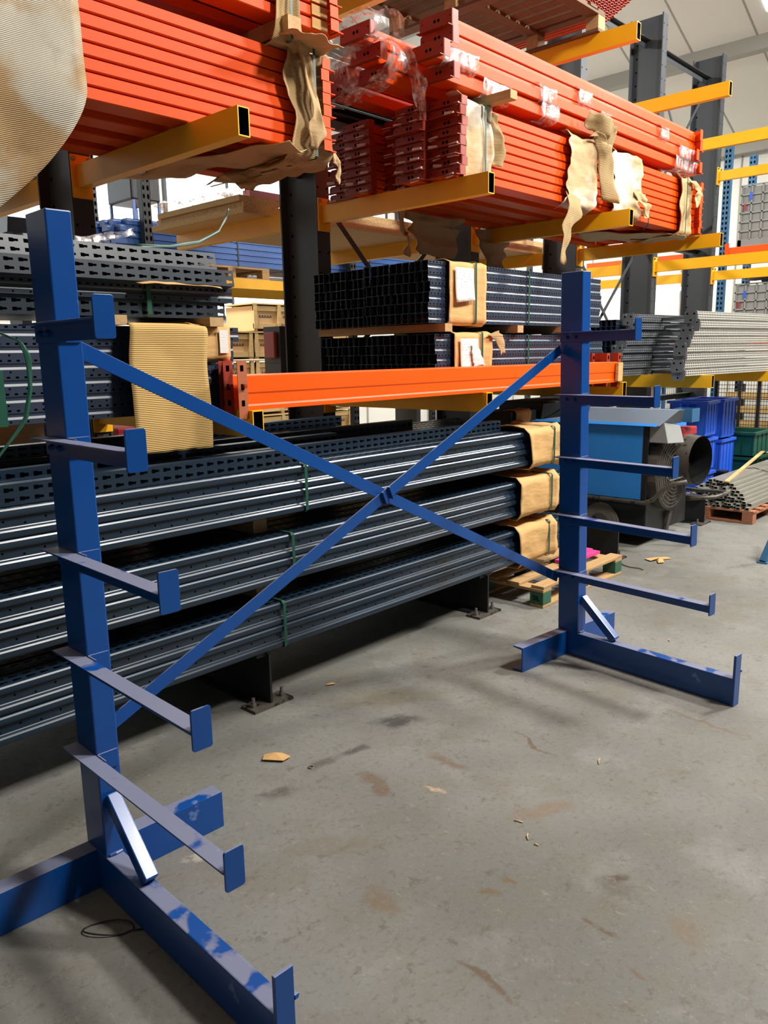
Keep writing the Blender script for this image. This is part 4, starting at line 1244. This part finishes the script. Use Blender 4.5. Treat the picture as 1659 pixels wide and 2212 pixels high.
b = thing('blue_beam_bundle', 'strapped pack of mid-blue beams in the row behind', 'rack beams', (0, 4.26, 2.567))
bb = MB().prism([(0, 0), (.1, 0), (.1, .055), (.01, .055), (.01, .045), (0, .04)], 'x', 1.75, 6.2).mesh('beam', 'beam_blue')
for r in range(6):
    for c in range(6):
        link('beam', bb, b, (rnd.uniform(-.08, .05) + .03 * r, c * .115, r * .0595))
for x in (3.2, 3.9, 5.2):
    strap(b, x, 0, .7, 0, .36, .016, 'black')
p = pallet('wooden_pallet', 'second pallet under the blue beams in the next row', 4.9, 4.235, 2.432, 1.0, .88, .13, ('wood', 'wood_y', 'wood'), 'x', 6)
t = thing('wrapped_load', 'load wrapped in black film on blue legs in front of the windows', 'wrapped load', (2.45, 5.0, 3.22))
MB().box(0, 0, .03, .34, .5, .30).build('wrapped_goods', 'film_black', t, bevel=.02)
for x, y in ((.01, .0), (.31, .0), (.01, .46), (.31, .46)):
    MB().box(x, y, -.30, x + .025, y + .025, .03).build('leg', 'beam_blue', t)
tag(MB().box(2.3, 4.95, 2.94, 3.4, 5.6, 2.992).build('shelf_board', 'board'), 'shelf board under the black wrapped load', 'shelf')
t = thing('black_roll_pack', 'long black film-wrapped pack lying behind the blue beams', 'wrapped load', (0, 5.62, 2.90))
MB().prism([(0, 0), (.5, 0), (.55, .12), (.5, .24), (.05, .26), (-.04, .14)], 'x', 1.4, 4.6).build('wrapped_goods', 'film_black', t)
for x in (1.5, 2.9):
    MB().box(x, .1, -2.9, x + .1, .4, -.002).build('trestle', 'charcoal', t)
b = thing('pale_beam_pack', 'pack of pale ribbed steel profiles in the row behind', 'steel profiles', (0, 5.4, 2.42))
pb = MB().prism([(0, 0), (.1, 0), (.1, .05), (.01, .05), (.01, .04), (0, .035)], 'x', 3.2, 8.0).mesh('profile', 'pale_metal')
for r in range(4):
    for c in range(4):
        link('profile', pb, b, (.04 * r, c * .12, r * .055))
for x in (3.6, 7.4):
    MB().box(x, .0, -2.42, x + .1, .45, -.003).build('trestle', 'charcoal', b)
def crate(label, x, y, z, lx, ly, h):
    t = thing('wooden_crate', label, 'wooden crate', (x, y, z), group='wooden crates stacked behind')
    MB().box(.02, .02, .03, lx - .02, ly - .02, h - .02).build('panel', 'board', t)
    for zz in (.03, h - .09):
        MB().box(0, 0, zz, lx, .02, zz + .07).build('batten', 'plank', t)
    for i in range(3):
        xx = (lx - .06) * i / 2
        MB().box(xx, -.012, .03, xx + .06, .02, h).build('batten', 'plank', t)
        MB().box(xx, .0, 0, xx + .06, ly, .03).build('skid', 'plank', t)
    MB().box(-.02, -.015, h, lx + .02, ly, h + .02).build('lid', 'plank', t)
    for a in (.12, .60):
        ink = MB().box(lx * a, .018, h * .5, lx * a + .23, .0195, h * .5 + .012)
        for k in range(5):
            ink.box(lx * a + k * .05, .018, h * .5 + .012, lx * a + k * .05 + .03, .0195, h * .5 + .035)
        ink.build('stencil', 'wood_dark', t)
for i in range(6):
    for j in range(3):
        if i == 5 and j != 1:
            continue
        crate('wooden packing crate, %s from the floor in the %s stack behind' % (('lowest', 'second', 'third', 'fourth', 'fifth', 'sixth')[i], ('left', 'middle', 'right')[j]), 4.15 + j * .98, 6.5, .0 + i * .40, .94, .7, .37)
t = thing('parts_bin', 'tall grey plastic bin standing behind the column', 'plastic bin', (1.86, 2.02, 1.388))
MB().box(0, 0, .0, .16, .2, .18, 1).box(0, 0, .18, .16, .2, .46).build('shell', [M['crate_grey'], M['pink']], t, bevel=.004)
t.children[0].data.materials.clear(); t.children[0].data.materials.append(paint('dark_grey_plastic', '#4a4d50', .5, .1, 6)); t.children[0].data.materials.append(M['pink'])
MB().box(-.035, .03, .22, -.002, .16, .42).build('pink_lid', 'pink', t, bevel=.01)
tag(MB().box(.55, 2.05, 1.388, 1.5, 3.0, 1.43).build('tray_board', 'plank'), 'pale board on the rear arms under the white parts', 'board')
for i in range(4):
    tag(MB().cyl((.75 + i * .1, 2.25, 1.432), (.75 + i * .1, 2.25, 1.50), .035, 10, .028).build('white_part', 'white'),
        ('first', 'second', 'third', 'last')[i] + ' small white part from the left on the rear board', 'part', 'white parts on the rear board')
tag(MB().box(-.6, 2.25, 1.388, -.1, 2.9, 1.45).box(-.6, 2.25, 1.0, .45, 2.35, 1.24).box(-.6, 2.3, .9, .5, 2.9, 1.0).build('timber_pack', 'plank'), 'pale timber pack behind the left navy bundle', 'timber')
tag(MB().box(-.65, 2.2, 0, -.55, 2.95, .9).box(.35, 2.2, 0, .45, 2.95, .9).build('timber_bearers', 'wood_dark'), 'dark timber bearers under the pale timber pack', 'timber')
tag(MB().box(.02, 2.05, .0, .09, 2.12, 1.26).build('blue_post', 'beam_blue'), 'thin blue post in front of the pale timber pack', 'post')
tag(MB().box(.5, 2.1, 1.0, 1.0, 2.5, 1.17).box(.5, 2.1, 0, .56, 2.5, 1.0).box(.94, 2.1, 0, 1.0, 2.5, 1.0).build('red_case', 'red', bevel=.01), 'red case on legs behind the first level arm', 'case')

# ------------------------------------------------------------------ litter on the floor
def scrap(name, label, cat, poly, z, mat, th=.003, bend=.012, group=None):
    m = MB()
    n = len(poly)
    cx = sum(p[0] for p in poly) / n; cy = sum(p[1] for p in poly) / n
    vs = [(x, y, z + bend * abs(noise.noise(Vector((x * 30, y * 30, 1))))) for x, y in poly] + [(cx, cy, z + bend * 1.2)]
    m.add(vs, [(i, (i + 1) % n, n) for i in range(n)])
    return tag(m.build(name, mat, None, solid=th, fix=False), label, cat, group)
scrap('card_scrap', 'torn square of tan card on the floor in front of the bundles', 'card scrap', [(-.335, -.385), (-.285, -.455), (-.24, -.45), (-.245, -.40), (-.262, -.375), (-.30, -.355)], .004, 'kraft')
scrap('card_scrap', 'branched tan card scrap on the floor beside the heater', 'card scrap', [(3.66, -.15), (3.62, -.22), (3.70, -.23), (3.60, -.29), (3.64, -.32), (3.73, -.27), (3.80, -.31), (3.82, -.26), (3.76, -.20)], .004, 'kraft')
scrap('card_scrap', 'small tan chip of card near the rack foot', 'card scrap', [(.35, -.03), (.39, -.055), (.40, -.035), (.37, -.02)], .003, 'kraft', .002, .006)
def tie(name, label, pts, r, mat):
    o = MB().tube(pts, r, 6).build(name, mat, None, smooth=True)
    return tag(o, label, 'cable tie' if 'tie' in name else 'litter')
lp = []
for i in range(22):
    a = math.radians(-20 + 320 * i / 21)
    lp.append((-1.24 + .055 * math.cos(a) * 1.0 + .01 * math.sin(a), -.815 + .032 * math.sin(a) - .045 * math.cos(a), .006 + .004 * math.sin(a * 2)))
lp += [(-1.20, -.872, .006), (-1.175, -.892, .005)]
tie('cable_tie', 'looped black cable tie on the floor beside the stand base', lp, .0022, 'black')
tie('cable_tie', 'bent black cable tie on the floor near the green-block pallet', [(3.43, -.06, .005), (3.38, -.12, .006), (3.36, -.18, .005), (3.37, -.24, .006), (3.36, -.28, .004)], .0035, 'black')
for i, (x, y, a, L) in enumerate(((.555, -1.41, .4, .05), (-.01, -1.40, 1.9, .03), (-.065, -1.474, .6, .035), (-.085, -1.52, 1.7, .015), (2.05, -1.05, .5, .04))):
    tie('wood_sliver', ('curved pale sliver on the open floor', 'straight pale splinter in the middle of the floor', 'pale splinter just below the straight one', 'tiny pale splinter lowest of the three', 'thin pale shaving near the right base beam')[i],
        [(x - L / 2 * math.cos(a), y - L / 2 * math.sin(a), .002), (x, y + .004, .004), (x + L / 2 * math.cos(a), y + L / 2 * math.sin(a), .002)], .0022, 'plank')
wsh = MB()
wsh.tube([(-.238 + .010 * math.cos(i * math.pi / 6), -.57 + .010 * math.sin(i * math.pi / 6), .002) for i in range(13)], .0025, 5)
tag(wsh.build('washer', 'steel'), 'steel washer on the floor right of the torn card', 'washer')
